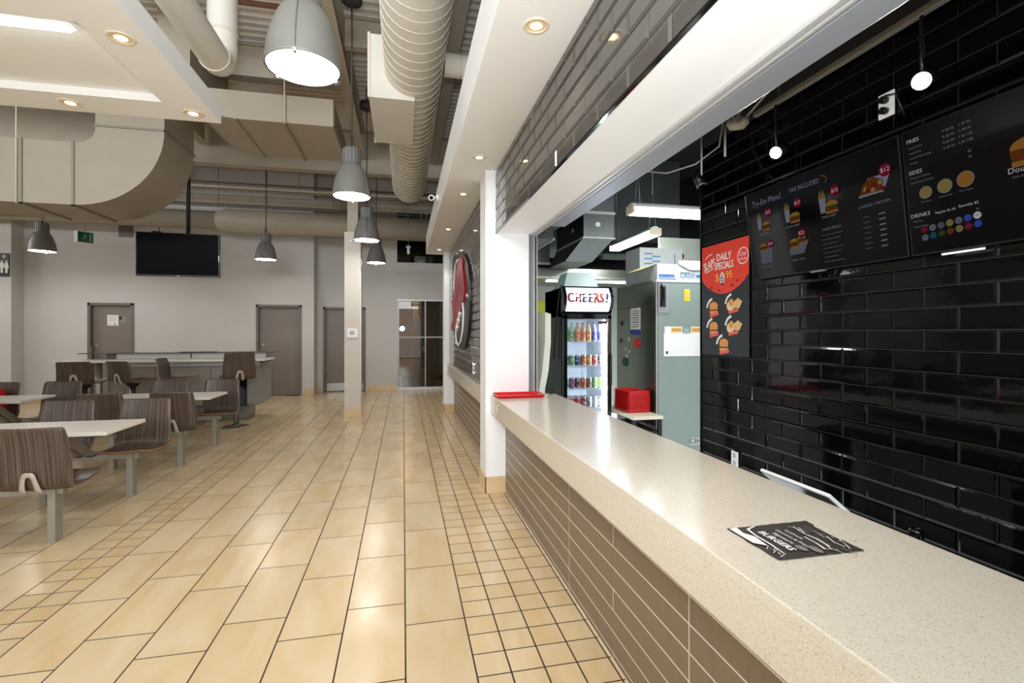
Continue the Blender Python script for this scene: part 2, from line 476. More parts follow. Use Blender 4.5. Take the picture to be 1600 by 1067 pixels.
struct(MB().box(-12, 12.2, 0, -7.96, 12.85, ZD).build('wall_projecting', M_wall))
struct(MB().box(-12.2, -4, 0, -12, 12.2, ZD).build('wall_left', M_wall))
struct(MB().box(1.3, 9.62, 0, 1.6, 13.05, ZD).build('wall_right', M_wall))
# base tiles along the back walls, piece by piece
def base_run(name, x0, x1, y, h=.155):
    root = struct(MB().box(x0, y-.008, 0, x1, y, h-.002).build(name, M_lgrout)); x = x0
    while x < x1-.02:
        b = min(x+.305, x1)
        MB().bbox(x+.0015, y-.014, .002, b-.0015, y-.004, h, .002).build('base_tile', M_basetile, root); x = b
base_run('baseboard_back', -8.16, D1[0]-.05, 12.55); base_run('baseboard_middle', D1[1]+.05, D2[0]-.05, 12.55)
base_run('baseboard_corner', D2[1]+.05, -2.1, 12.55); base_run('baseboard_recess', D3[1]+.05, -.15, 13.05)
base_run('baseboard_return', -2.1, D3[0]-.05, 13.05); base_run('baseboard_left', -9.5, -7.96, 12.2)

# doors
def door(name, x0, x1, y, z, handle_left, kick=False, deadbolt=False):
    r = struct(MB().box(x0+.05, y+.10, .004, x1-.05, y+.145, z-.05).build(name, M_door))
    fr = MB().bbox(x0-.05+.05, y-.02, 0, x0+.055, y+.15, z, .004).bbox(x1-.055, y-.02, 0, x1, y+.15, z, .004).bbox(x0, y-.02, z-.055, x1, y+.15, z, .004)
    fr.build('door_frame', M_frame, r)
    hx = x0+.13 if handle_left else x1-.13; dirn = 1 if handle_left else -1
    hb = MB(); hb.cyl((hx, y+.10, 1.0), (hx, y+.085, 1.0), .028); hb.cyl((hx, y+.085, 1.0), (hx, y+.05, 1.0), .01); hb.cyl((hx, y+.055, 1.0), (hx+.11*dirn, y+.055, 1.0), .011)
    hb.build('lever_handle', M_steel, r)
    MB().cyl((hx, y+.10, 1.22), (hx, y+.085, 1.22), .028).build('lock_cylinder', M_steel, r)
    if kick: MB().box(x0+.07, y+.096, .03, x1-.07, y+.1, .22).build('kick_plate', M_steel, r)
    for k in range(3):
        xh = x1-.052 if handle_left else x0+.052
        MB().cyl((xh, y+.09, .25+k*.82), (xh, y+.09, .37+k*.82), .012).build('hinge', M_steel, r)
    return r
struct(MB().box(-8.16, 12.86, 0, -2.3, 12.95, 2.6).build('light_blocker_doors', M_dark)); struct(MB().box(-2.1, 13.31, 0, -.3, 13.4, 2.6).build('light_blocker_recess', M_dark))  # unseen dark slabs added behind the doors to stop light leaking through
d1 = door('door_1', *D1, 12.55, 2.165, True)
# notices and scraps on the first door
MB().box(-6.46, 12.646, 1.66, -6.24, 12.65, 1.9).build('notice_sheet', M_paper, d1, 'white paper notice taped to the door')
nb = MB(); Mx = frame_negy(-6.35, 12.645, 1.78); nb.rect(-.09, -.10, -.03, -.09, Mx); nb.rect(.02, -.105, .06, -.07, Mx)
for k in range(4): nb.rect(-.08, .08-.03*k, .08-.02*(k % 2), .087-.03*k, Mx)
nb.build('notice_print', mat('grey_ink', (150, 150, 150), .8), d1)
MB().box(-6.2, 12.646, 1.72, -6.09, 12.65, 1.86).build('grey_notice', mat('faded_paper', (150, 140, 132), .8), d1)
Mx = frame_negy(-6.2, 12.644, 1.83); MB().disc(0, 0, .035, Mx, 0, 0, 4, .05).build('diamond_sticker', M_black, d1)
MB().box(-6.78, 12.54, .85, -6.70, 12.55, 1.2).build('push_bar_plate', M_frame, d1)
d2 = door('door_2', *D2, 12.55, 2.165, True)
d3 = door('door_3', *D3, 13.05, 2.15, False, True)

# glass door with the lit corridor behind it
gd = struct(MB().box(-.146, 13.08, 0, -.106, 13.16, 2.38).build('door_4', M_alum))
gf = MB().bbox(-.146, 13.03, 2.33, 1.3, 13.16, 2.38, .004).bbox(-.146, 13.03, .0, 1.3, 13.16, .085, .004).bbox(.56, 13.07, .085, .58, 13.12, 2.33, .002)
gf.build('glazing_frame', M_alum_l, gd)
MB().box(-.106, 13.1, .085, .56, 13.11, 2.33).build('glass_pane', M_doorglass, gd)
MB().box(.58, 13.1, .085, 1.3, 13.11, 2.33).build('glass_pane', M_doorglass, gd)
MB().box(-.106, 13.085, 1.365, 1.3, 13.1, 1.405).build('safety_strip', mat('frosted_strip', (176, 172, 162), .6), gd)
M_tan = mat('tan_corridor_wall', (150, 124, 88), .6, var=.1, vscale=1.2); M_tanl = mat('pale_corridor_wall', (206, 190, 160), .5)
cr = struct(MB().box(-2.0, 17.4, 0, 1.6, 17.6, 2.7).build('wall_corridor', M_tan))
struct(MB().box(.42, 13.32, 0, 1.5, 16.5, 2.7).build('wall_corridor_right', mat('brown_corridor_panel', (138, 112, 76), .6, var=.12, vscale=1)))
struct(MB().box(-2.2, 13.3, 0, -2.0, 17.6, 2.7).build('wall_corridor_left', M_tan))
struct(MB().box(-2.2, 13.3, 2.7, 1.6, 17.6, 2.85).build('ceiling_corridor', mat('corridor_ceiling', (176, 160, 132), .7)))
struct(MB().box(.30, 14.3, 0, .42, 14.8, 2.7).build('pillar', M_tanl))
for n, (x, y) in enumerate(((.02, 14.4), (-.28, 15.3), (.1, 15.6))):
    t = thing('ceiling_light', ['round ceiling light just inside the glass door', 'far round ceiling light deep in the corridor behind the glass', 'middle round ceiling light in the corridor behind the glass'][n], 'ceiling light', (x, y, 2.7), group='corridor lights behind the glass door')
    MB(t.location).cyl((x, y, 2.7), (x, y, 2.68), .11).build('trim_ring', M_white, t)
    MB(t.location).cyl((x, y, 2.68), (x, y, 2.672), .09).build('lens', emitter('corridor_glow', (255, 232, 190), 60), t)

area_light('corridor_fill_light', (-.3, 15.0, 2.66), (0, 0, 0), 2.4, 3.0, 38, (1, .88, .68))  # fill added to brighten the corridor behind the glass
# dark clerestory opening above the glass door
wn = struct(MB().box(-.154, 13.25, 3.31, 1.3, 13.9, 4.86).build('window_1', M_dark))
MB().box(-.154, 13.1, 3.31, 1.3, 13.112, 4.86).build('glass_pane', glassmat('dark_window_glass', (70, 70, 72), .05), wn)
MB().bbox(-.18, 13.03, 3.27, 1.3, 13.1, 3.33, .004).bbox(-.18, 13.03, 3.9, 1.3, 13.06, 3.96, .004).build('window_frame', M_wall, wn)
MB().bbox(-.2, 13.0, 3.02, 1.3, 13.05, 3.06, .004).build('ledge', M_wall, wn)
t = thing('ceiling_light', 'small white cylinder lamp hanging in front of the dark window', 'pendant lamp', (.13, 12.7, 3.62))
MB(t.location).cyl((.13, 12.7, 3.50), (.13, 12.7, 3.66), .035).cyl((.13, 12.7, 3.66), (.13, 12.7, 3.71), .07, .05).build('shade', M_white, t)
MB(t.location).tube([(.13, 12.7, 3.7), (.13, 12.7, ZD)], .006).build('cord', M_wire, t)

# ================================================================ PIERS, HEADER, SOFFIT
def pier(name, y0, y1, z1):
    r = struct(MB().box(.757, y0, 0, 1.168, y1, z1).build(name, M_white))
    MB().bbox(.757-.012, y0-.012, 0, .757, y1, .155, .002).build('base_tile', M_basetile, r)
    MB().bbox(.757-.012, y0-.012, 0, .943, y0, .155, .002).build('base_tile', M_basetile, r)
    return r
pier('pillar', 4.516, 4.88, 3.02); pier('pillar', 9.29, 9.62, 3.02)
# corner trim bead on the near pier
struct(MB().box(.749, 4.508, .16, .757, 4.52, 3.02).build('trim_1', M_white))

# bevelled brick tiles set one by one on a wall facing -X; origin of a brick mesh = its centre on the wall plane
_bm = {}
def brick_mesh(ly, lz, m, bev=.010, pr=.0042):
    if m is M_brick_h: bev, pr = .0125, .0085
    key = (round(ly, 3), round(lz, 3), m.name)
    if key in _bm: return _bm[key]
    a, b = ly/2-.0015, lz/2-.0015; bv = min(bev, a*.45, b*.45)
    v = [(0,-a,-b),(0,a,-b),(0,a,b),(0,-a,b),(-.0015,-a,-b),(-.0015,a,-b),(-.0015,a,b),(-.0015,-a,b),(-pr,-a+bv,-b+bv),(-pr,a-bv,-b+bv),(-pr,a-bv,b-bv),(-pr,-a+bv,b-bv)]
    f = [(8,11,10,9)]
    for k in range(4): f += [(k,4+k,4+(k+1)%4,(k+1)%4),(4+k,8+k,8+(k+1)%4,4+(k+1)%4)]
    mb = MB().add(v, f); me = mb.mesh('brick', m)
    bm = bmesh.new(); bm.from_mesh(me); bmesh.ops.recalc_face_normals(bm, faces=bm.faces[:]); bm.to_mesh(me); bm.free()
    _bm[key] = me; return me
def lay_bricks(parent, X, y0, y1, zbase, rows, H, L, joint, m, skip=None, first=0, ztop=99):
    n = 0
    for r in range(rows):
        z0 = zbase + (first+r)*H; z1 = min(z0+H, ztop)
        if z1-z0 < .02: continue
        j = joint + (L/2 if (first+r) % 2 else 0)
        y = j - math.ceil((j-y0)/L)*L
        while y < y1-1e-4:
            a, b = max(y, y0), min(y+L, y1)
            if b-a > .025 and not (skip and skip(a, b, z0, z1)):
                tilt = random.uniform(-.0035, .0035)
                instance('brick', brick_mesh(b-a, z1-z0, m), parent, (X, (a+b)/2, (z0+z1)/2), (0, tilt, random.uniform(-.003, .003))); n += 1
            y += L
    return n
hd = struct(MB().box(.858, -2.5, 2.44, 1.187, 4.516, 3.02).build('wall_header', M_white))
MB().box(.853, -2.5, 2.445, .858, 4.516, 3.02).build('grout_bed', M_bgrout, hd)
MB().bbox(.842, -2.5, 2.432, .862, 4.516, 2.442, .002).build('edge_trim', M_gblack, hd)
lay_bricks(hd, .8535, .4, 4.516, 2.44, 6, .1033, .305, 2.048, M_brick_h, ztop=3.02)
# wall between the piers, brick above the ledge
fw = struct(MB().box(.858, 4.88, .925, 1.187, 9.29, 3.02).box(1.155, 4.88, 0, 1.187, 9.29, .925).build('wall_between_pillars', M_white))
MB().box(.853, 4.88, .925, .858, 9.29, 3.02).build('grout_bed', M_bgrout, fw)
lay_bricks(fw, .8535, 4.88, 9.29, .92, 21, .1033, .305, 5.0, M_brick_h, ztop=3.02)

# soffit over the counter line
sf = struct(MB().box(.43, -2.5, 3.02, 1.25, 9.6, 3.37).build('ceiling_soffit', M_soffit))
struct(MB().box(1.19, -2.5, 3.0, 1.25, 13, ZD).build('wall_kitchen_upper', M_dark))

def downlight(x, y, z, label, group, watts=6, glow=None):
    t = thing('downlight', label, 'downlight', (x, y, z), group=group)
    MB().lathe([(.047, .0), (.047, -.004), (.062, -.006), (.066, -.002), (.066, 0)], n=24).build('trim_ring', mat('downlight_ring', (228, 214, 194), .35) if 'downlight_ring' not in bpy.data.materials else bpy.data.materials['downlight_ring'], t)
    MB().lathe([(.0, -.003), (.03, -.003)], n=20).build('lamp', M_down, t)
    MB().lathe([(.03, -.003), (.047, -.001)], n=20).build('reflector', mat('gold_reflector', (236, 208, 160), .25) if 'gold_reflector' not in bpy.data.materials else bpy.data.materials['gold_reflector'], t)
    spot('downlight_lamp', (x, y, z-.02), watts)
for n, y in enumerate((2.34, 4.2, 5.35, 7.21, 9.02)):
    downlight(.643, y, 3.02, 'recessed downlight in the white soffit above the counter, ' + ['first', 'second', 'third', 'fourth', 'fifth'][n] + ' one counting from the camera end', 'downlights in the counter soffit')

# left ceiling bulkhead with recessed tray
bk = MB(); z0, z1 = 3.02, 3.158; XR, YF = -1.29, 3.93
bk.box(XR-.262, -2, z0, XR, YF, z1); bk.box(-8, YF-.28, z0, XR-.262, YF, z1); bk.box(-8, -2, z0+.05, XR-.262, YF-.28, z1)
bk.box(-8, -2, z0, XR-.262, 2.80, z0+.03)
struct(bk.build('ceiling_bulkhead', M_soffit))
t = thing('strip_light', 'white fluorescent strip light in the ceiling tray recess', 'strip light', (-3.2, 2.9, 3.08))
MB(t.location).bbox(-4.9, 2.86, 3.045, -1.62, 2.94, 3.0695, .006).build('housing', M_white, t)
MB(t.location).bbox(-4.88, 2.87, 3.03, -1.65, 2.93, 3.046, .005).build('tube', M_tube, t)
for n, (x, y, lb) in enumerate(((-1.42, 2.9, 'recessed downlight on the long edge of the left ceiling bulkhead'), (-1.42, 3.79, 'recessed downlight at the corner of the left ceiling bulkhead'), (-2.146, 3.79, 'recessed downlight on the far edge of the left ceiling bulkhead'))):
    downlight(x, y, 3.02, lb, 'downlights in the left bulkhead', 4)

# ================================================================ CEILING DECK AND BEAMS
dk = MB(); y = -3.0; prof = []
while y < 13.3:
    prof += [(y, ZD), (y+.05, ZD), (y+.075, ZD+.04), (y+.125, ZD+.04)]; y += .15
vs = []
for a, b in prof: vs += [(-12, a, b), (1.25, a, b)]
dk.add(vs, [(2*i, 2*i+1, 2*i+3, 2*i+2) for i in range(len(prof)-1)])
dk.box(-12, -4, ZD+.06, 1.6, 14, ZD+.12)
struct(dk.build('ceiling', M_deck))
def ibeam(name, axis, pos, zb, h, w, a, b):
    m = MB()
    for (u0, u1, q0, q1) in ((-w/2, w/2, zb, zb+.016), (-w/2, w/2, zb+h-.016, zb+h), (-.005, .005, zb+.016, zb+h-.016)):
        if axis == 'Y': m.box(pos+u0, a, q0, pos+u1, b, q1)
        else: m.box(a, pos+u0, q0, b, pos+u1, q1)
    return struct(m.build(name, M_beam))
ibeam('beam', 'Y', -.80, 4.95, .5, .16, 2.0, 10.1)
ibeam('beam', 'Y', .60, 4.95, .5, .16, -1, 10.1)
ibeam('beam', 'X', 10.2, 4.66, .84, .22, -12, 1.2)
ibeam('beam', 'X', 6.5, 5.1, .38, .12, -.72, .52)
ibeam('beam', 'X', 7.35, 5.0, .45, .12, -12, -.88)
ibeam('beam', 'X', 4.2, 5.1, .38, .12, -12, -.88)
ibeam('beam', 'X', 12.3, 4.44, .2, .10, -8.1, 1.2)
ibeam('beam', 'Y', -3.6, 5.0, .45, .14, 2, 10.1)

# ================================================================ DUCTS AND PIPES
# spiral main duct
t = thing('spiral_duct', 'long cream spiral duct running overhead along the corridor', 'duct', (.107, 0, 4.3))
R0 = .3
MB().cyl((0, -1.5, 0), (0, 9.62, 0), R0, n=40).lathe([(R0, 0), (R0*.96, .03), (0, .05)], n=40, M=Matrix.Translation((0, 9.62, 0)) @ Matrix.Rotation(-PI/2, 4, 'X')).build('duct_body', M_spiral, t)
pts = [(.302*math.cos(a), .3+a/(2*PI)*.15, .302*math.sin(a)) for a in [2*PI*i/28 for i in range(28*62)]]
MB().tube(pts, .006, n=4).build('spiral_seam', M_seam, t)
pm = MB((.107, 0, 4.3)); pm.box(-.35, 5.3, 3.96, .12, 6.55, 4.62)
pm.build('plenum_box', M_spiral, t)
MB((.107, 0, 4.3)).box(-.362, 5.288, 3.955, -.338, 5.312, 4.632).box(-.362, 6.53, 3.955, -.338, 6.562, 4.632).build('corner_flange', M_seam, t)
for y in (1.2, 3.9, 7.6, 9.2):
    MB().tube([(.0, y, R0), (.0, y, 1.2)], .006).build('hanger_rod', M_beam, t)
t = thing('branch_duct', 'short white round branch duct beside the spiral duct', 'duct', (.4, 5.15, 4.3))
MB().cyl((.02, 0, 0), (.82, 0, 0), .115, n=24).build('duct_body', M_spiral, t)
MB().cyl((.16, 0, 0), (.185, 0, 0), .119, n=24).build('clamp_band', M_seam, t)

# big rectangular elbow
def arcp(cx, cz, r, a0, a1, n): return [(cx+r*math.cos(a0+(a1-a0)*i/n), cz+r*math.sin(a0+(a1-a0)*i/n)) for i in range(n+1)]
t = thing('elbow_duct', 'huge beige rectangular duct with a rounded elbow at the upper left', 'duct', (-4, 7.24, 3.12))
out = [(-10, 3.12)] + arcp(-4.07, 4.14, 1.02, -PI/2, 0, 16) + [(-3.05, ZD-.02), (-3.83, ZD-.02)] + arcp(-4.03, 4.11, .2, 0, -PI/2, 8) + [(-10, 3.91)]
MB(t.location).prism(out, 7.24, 8.16, lambda a, b, h: (a, h, b)).build('duct_body', M_duct, t)
for x in (-4.07, -4.62):
    MB(t.location).box(x-.015, 7.222, 3.10, x+.015, 8.18, 3.118).box(x-.015, 7.222, 3.10, x+.015, 7.24, 3.92).build('flange', M_ductseam, t)
MB(t.location).box(-3.84, 7.224, 4.13, -3.03, 7.24, 4.155).box(-3.05, 7.224, 4.13, -3.032, 8.18, 4.155).build('flange', M_ductseam, t)
MB(t.location).tube([(-10, 8.1, 3.1), (-5.2, 8.1, 3.1), (-4.9, 8.1, 3.08)], .012).build('conduit', M_beam, t)
for x in (-4.66, -5.9): MB(t.location).tube([(x, 7.22, 3.1), (x, 7.22, ZD)], .007).build('hanger_rod', M_seam, t)

# second rectangular duct hanging beyond the bulkhead corner
t = thing('rectangular_duct', 'beige rectangular duct with a square end above the tables', 'duct', (-1.6, 6.5, 4.09))
out = [(-.86, 4.09), (-.86, 4.43), (-2.37, 4.43)] + arcp(-2.37, 4.53, .1, -PI/2, -PI, 6) + [(-2.47, ZD-.02), (-2.81, ZD-.02)] + arcp(-1.98, 4.92, .83, -PI, -PI/2, 14)
MB(t.location).prism(out, 6.5, 7.8, lambda a, b, h: (a, h, b)).build('duct_body', M_duct, t)
MB(t.location).box(-.862, 6.53, 4.12, -.852, 7.77, 4.40).build('end_cap', M_ductseam, t)
MB(t.location).box(-1.99, 6.485, 4.075, -1.965, 7.815, 4.09).build('flange', M_ductseam, t)
MB(t.location).box(-1.44, 6.485, 4.065, -1.41, 7.815, 4.09).box(-1.44, 6.48, 4.065, -1.41, 6.5, 4.43).build('flange', M_ductseam, t)
MB(t.location).tube([(-1.425, 6.48, 4.1), (-1.425, 6.48, ZD)], .006).build('hanger_rod', M_seam, t)

# round pipe with an elbow by the bulkhead
t = thing('round_pipe', 'pale round pipe with an elbow rising to the roof deck', 'pipe', (-1.67, 5.1, 4.0))
pts = [(0, -5, 0), (0, -1.0, 0), (0, -.15, 0)] + [(0, -.15+.17*math.sin(a), .17-.17*math.cos(a)) for a in [PI/2*i/6 for i in range(1, 7)]] + [(0, .02, .9), (0, .02, 1.5)]
MB().tube(pts, .128, n=24).build('pipe_body', M_spiral, t)
for y in (-.2, -1.35): MB().cyl((0, y, 0), (0, y+.02, 0), .135, n=24).build('coupling_ring', M_seam, t)
MB().cyl((0, .02, .32), (0, .02, .34), .135, n=24).build('coupling_ring', M_seam, t)
MB().tube([(.0, -1.0, .12), (.0, -1.0, 1.48)], .008).build('hanger_rod', M_seam, t)
t = thing('sprinkler_pipe', 'thin red-brown pipe under the roof deck beyond the bulkhead', 'pipe', (-3, 6.0, 5.2))
MB().tube([(-5, 0, 0), (2.0, 0, 0)], .03).build('pipe_body', mat('brown_pipe', (120, 78, 66), .5), t)
MB().tube([(1.7, 0, 0), (1.7, 0, .29)], .008).tube([(-1.7, 0, 0), (-1.7, 0, .29)], .008).build('hanger_rod', M_seam, t)

# round duct running along the back wall
t = thing('wall_duct', 'beige round duct running across above the back doors', 'duct', (-3, 11.9, 3.97))
MB().cyl((-.8, 0, 0), (4.15, 0, 0), .265, n=32).lathe([(.2, -.18), (.265, 0)], n=32, M=Matrix.Translation((-.8, 0, 0)) @ Matrix.Rotation(PI/2, 4, 'Y')).cyl((-9, 0, .02), (-.94, 0, .0), .195, n=32).build('duct_body', M_duct, t)
for x in (-4.2, -2.2, .02, 1.6, 3.1):
    MB().tube([(x, 0, .15), (x, 0, 1.5)], .01).build('hanger_rod', M_ductseam, t)
t = thing('conduit_run', 'long thin grey conduit pipes fixed above the round wall duct', 'conduit', (-3, 11.95, 4.3))
MB().tube([(-5.5, 0, .0), (4.1, 0, .0)], .022).tube([(-5.5, .1, .55), (4.1, .1, .55)], .02).build('pipe_body', mat('grey_conduit', (122, 116, 106), .5), t)
for x in (-4.0, -1.0, 1.4, 3.0): MB().tube([(x, .05, .0), (x, .05, 1.19)], .008).build('hanger_rod', M_ductseam, t)
t = thing('curved_pipe', 'pair of pale curved pipes by the dark opening behind the soffit', 'pipe', (.5, 12.7, 4.8))
for q in (0, .13): MB(t.location).tube([(.35, 12.7, 5.05-q), (.45-q*.2, 12.7, 5.03-q), (.55-q, 12.7, 4.9-q), (.58-q, 12.7, 4.75-q), (.58-q, 12.7, 4.35)], .028, n=10).build('pipe_body', M_wire, t)
MB(t.location).tube([(.35, 12.7, 5.05), (.35, 12.7, ZD)], .02).build('hanger_rod', M_wire, t)
# joist ends and clips below the girder
t = thing('cable_tray', 'narrow beige cable tray hanging along the rear girder', 'cable tray', (-3, 11.3, 4.5))
MB().box(-6, -.06, 0, 4.1, .06, .01).box(-6, -.06, 0, 4.1, -.055, .06).box(-6, .055, 0, 4.1, .06, .06).build('tray', M_beam, t)
for x in (-3.3, -1.7, .8, 2.9): MB().tube([(x, 0, .01), (x, 0, .99)], .008).build('hanger_rod', M_ductseam, t)

# ================================================================ POST WITH THERMOSTAT
po = struct(MB().box(-1.017, 9.1, 0, -.74, 9.38, 3.29).build('pillar', mat('post_paint', (206, 198, 188), .5)))
for (a, b, c, d) in ((-1.029, 9.088, -.728, 9.1), (-1.029, 9.1, -1.017, 9.38), (-.74, 9.1, -.728, 9.38)):
    MB().bbox(a, b, 0, c, d, .155, .002).build('base_tile', M_basetile, po)
MB().box(-.97, 9.14, 3.29, -.79, 9.34, 4.66).build('steel_core', M_beam, po)
MB().box(-.742, 9.09, .1, -.732, 9.1, 2.6).build('corner_guard', M_steel, po)
t = thing('thermostat', 'white square thermostat on the post', 'thermostat', (-.88, 9.1, 1.5))
MB(t.location).bbox(-.972, 9.075, 1.415, -.788, 9.098, 1.578, .006).build('casing', M_white, t)
MB(t.location).box(-.925, 9.072, 1.465, -.845, 9.076, 1.535).build('display', mat('grey_display', (168, 172, 166), .3), t)
t = thing('wall_switch', 'small metal key switch high on the post', 'switch', (-.9, 9.1, 3.13))
MB(t.location).bbox(-.925, 9.075, 3.11, -.885, 9.098, 3.15, .004).build('plate', M_alum_l, t)
MB(t.location).cyl((-.905, 9.075, 3.13), (-.905, 9.06, 3.13), .008).build('key', M_steel, t)

# ================================================================ PENDANT LAMPS
def pendant():
    t = thing('pendant_lamp', 'x', 'pendant lamp', (0, 0, 3.0), group='grey bell pendant lamps')
    prof = [(.2, .0), (.206, .004), (.203, .02), (.199, .06), (.191, .12), (.178, .18), (.159, .24), (.139, .29), (.118, .33), (.1, .348)]
    inner = [(r-.006, z+.002) for r, z in prof]
    MB().lathe(prof+inner[::-1], n=40).build('shade', M_lamp, t)
    cp = MB()
    n = 36; ring = []
    for i in range(n):
        r = .098 if i % 2 else .092; ring.append((r*math.cos(2*PI*i/n), r*math.sin(2*PI*i/n)))
    cp.prism(ring, .36, .52, lambda a, b, h: (a, b, h)); cp.cyl((0, 0, .34), (0, 0, .36), .1, n=28); cp.cyl((0, 0, .52), (0, 0, .53), .085, n=24)
    cp.build('ballast_cap', M_lampcap, t)
    MB().lathe([(0, .012), (.194, .012)], n=40).build('glass_lens', M_lens, t)
    for k in range(3):
        a = 2*PI*k/3 + .5
        cl = MB().tube([(.104*math.cos(a), .104*math.sin(a), .35)] + [((r+.004)*math.cos(a), (r+.004)*math.sin(a), z) for r, z in prof[::-1][1:]], .0035, n=5)
        cl.box(-.012, -.008, -.012, .012, .008, .006, M=Matrix.Translation((.2*math.cos(a), .2*math.sin(a), 0)) @ Matrix.Rotation(a, 4, 'Z'))
        cl.build('wire_clip', M_steel, t)
    MB().tube([(0, 0, .53), (0, 0, 2.49)], .009, n=8).build('stem', M_canopy, t)
    MB().tube([(.05, 0, .53), (.05, 0, .6), (0.005, 0, .68)], .004, n=6).tube([(-.05, 0, .53), (-.05, 0, .6), (-0.005, 0, .68)], .004, n=6).build('loop', M_canopy, t)
    MB().lathe([(0, 2.15), (.11, 2.15), (.115, 2.17), (.1, 2.25), (0, 2.26)], n=24).build('canopy', M_canopy, t)
    return t
p0 = pendant()
spots = [(-.555, 2.98, 'grey bell pendant lamp hanging closest to the camera, by the bulkhead'), (-.555, 5.66, 'second grey bell pendant lamp along the corridor, before the post'),
         (-.58, 8.29, 'third grey bell pendant lamp, just in front of the white post'), (-.563, 10.92, 'fourth and farthest grey bell pendant lamp of the corridor row'),
         (-2.75, 10.9, 'dark grey bell pendant lamp hanging in front of the second taupe door'), (-6.5, 10.7, 'dark grey bell pendant lamp beside the green exit sign')]
for n, (x, y, lb) in enumerate(spots):
    t = p0 if n == 0 else dup(p0, (0, 0, 0), 0, lb)
    t.location = (x, y, 3.0); t['label'] = lb
    t.rotation_euler = (0, 0, 1.1*n)

# ================================================================ TELEVISION, SIGNS, VENT, CAMERA
t = thing('television', 'black flat television hanging on a black ceiling pole', 'television', (-3.46, 8.66, 2.4))
MB(t.location).bbox(-4.045, 8.66, 2.385, -2.87, 8.71, 3.07, .006).build('casing', M_black, t)
MB(t.location).box(-4.03, 8.655, 2.41, -2.885, 8.661, 3.058).build('screen', mat('dark_screen', (4, 4, 5), .5, spec=.06), t)
MB(t.location).box(-3.47, 8.653, 2.39, -3.44, 8.66, 2.398).build('badge', M_alum_l, t)
MB(t.location).box(-2.884, 8.653, 2.63, -2.872, 8.66, 2.73).build('side_sticker', M_paper, t)
MB(t.location).tube([(-3.36, 8.78, 2.75), (-3.36, 8.78, ZD)], .03, n=14).bbox(-3.5, 8.705, 2.6, -3.2, 8.79, 2.9, .005).build('ceiling_pole', M_black, t)
MB(t.location).bbox(-3.82, 8.64, 3.07, -3.7, 8.71, 3.085, .003).tube([(-3.73, 8.68, 3.08), (-3.73, 8.68, 3.16)], .006).build('antenna_box', M_black, t)

t = thing('exit_sign', 'small green running man exit sign hanging near the back wall', 'exit sign', (-6.0, 11, 3.33))
rt = Matrix.Translation(t.location) @ Matrix.Rotation(.95, 4, 'Z') @ Matrix.Translation(-t.location)
MB(t.location).box(-6.135, 10.95, 3.235, -5.875, 11.06, 3.445, M=rt).build('housing', M_white, t)
Mx = rt @ frame_negy(-6.005, 10.945, 3.335)
fc = MB(t.location); fc.rect(-.122, -.098, .122, .098, Mx, 0, 0)
fc.disc(.0, .055, .014, Mx, .001, 1); fc.stroke([(-.005, .04), (-.02, -.01), (.01, -.035), (.0, -.075)], .02, Mx, .001, 1); fc.stroke([(-.02, -.01), (-.05, -.03), (-.07, -.06)], .017, Mx, .001, 1)
fc.stroke([(-.045, .01), (-.02, .032), (.015, .02), (.035, -.005)], .012, Mx, .001, 1); fc.rect(.055, -.08, .1, .075, Mx, .001, 1)
fc.build('running_man_panel', [mat('exit_green', (18, 84, 60), .4), mat('exit_pale', (120, 170, 150), .4)], t)
MB(t.location).tube([(-6.0, 11, 3.44), (-6.0, 11, ZD)], .008).build('hanger_rod', M_beam, t)

t = thing('vent_grille', 'square grey vent grille high on the back wall', 'vent', (-6.04, 12.54, 3.78))
MB(t.location).bbox(-6.18, 12.52, 3.64, -5.9, 12.549, 3.92, .004).build('frame', mat('vent_grey', (122, 114, 106), .5), t)
for k in range(7): MB(t.location).box(-6.16, 12.508, 3.665+k*.035, -5.92, 12.522, 3.683+k*.035).build('louvre', bpy.data.materials['vent_grey'], t)

t = thing('restroom_sign', 'black restroom sign with an arrow and two white figures', 'sign', (-8.1, 12.19, 2.92))
MB(t.location).box(-8.33, 12.18, 2.67, -7.985, 12.199, 3.15).build('panel', M_black, t)
Mx = frame_negy(-8.058, 12.178, 2.91); fg = MB(t.location)
def figure(x, skirt):
    fg.disc(x, .075, .018, Mx); 
    if skirt: fg.flat([(x-.022, .05), (x+.022, .05), (x+.045, -.07), (x+.022, -.07), (x+.02, -.17), (x-.02, -.17), (x-.022, -.07), (x-.045, -.07)], Mx)
    else: fg.flat([(x-.036, .05), (x+.036, .05), (x+.04, -.05), (x+.022, -.05), (x+.02, -.17), (x-.02, -.17), (x-.022, -.05), (x-.04, -.05)], Mx)
figure(-.05, False); figure(.03, True)
fg.stroke([(-.01, .12), (-.01, .19)], .014, Mx); fg.stroke([(-.04, .165), (-.01, .2), (.02, .165)], .013, Mx)
fg.build('pictograms', M_paper, t)

t = thing('security_camera', 'white security camera on the edge of the soffit', 'security camera', (.43, 6.18, 3.2))
MB(t.location).cyl((.43, 6.18, 3.19), (.405, 6.18, 3.19), .04).build('wall_plate', M_white, t)
MB(t.location).tube([(.41, 6.18, 3.19), (.37, 6.16, 3.19), (.35, 6.14, 3.18)], .014).build('bracket', M_white, t)
MB(t.location).cyl((.35, 6.19, 3.19), (.335, 6.05, 3.15), .035, n=18).build('camera_body', M_white, t)
MB(t.location).cyl((.335, 6.05, 3.15), (.334, 6.045, 3.1485), .024).build('lens', M_gblack, t)

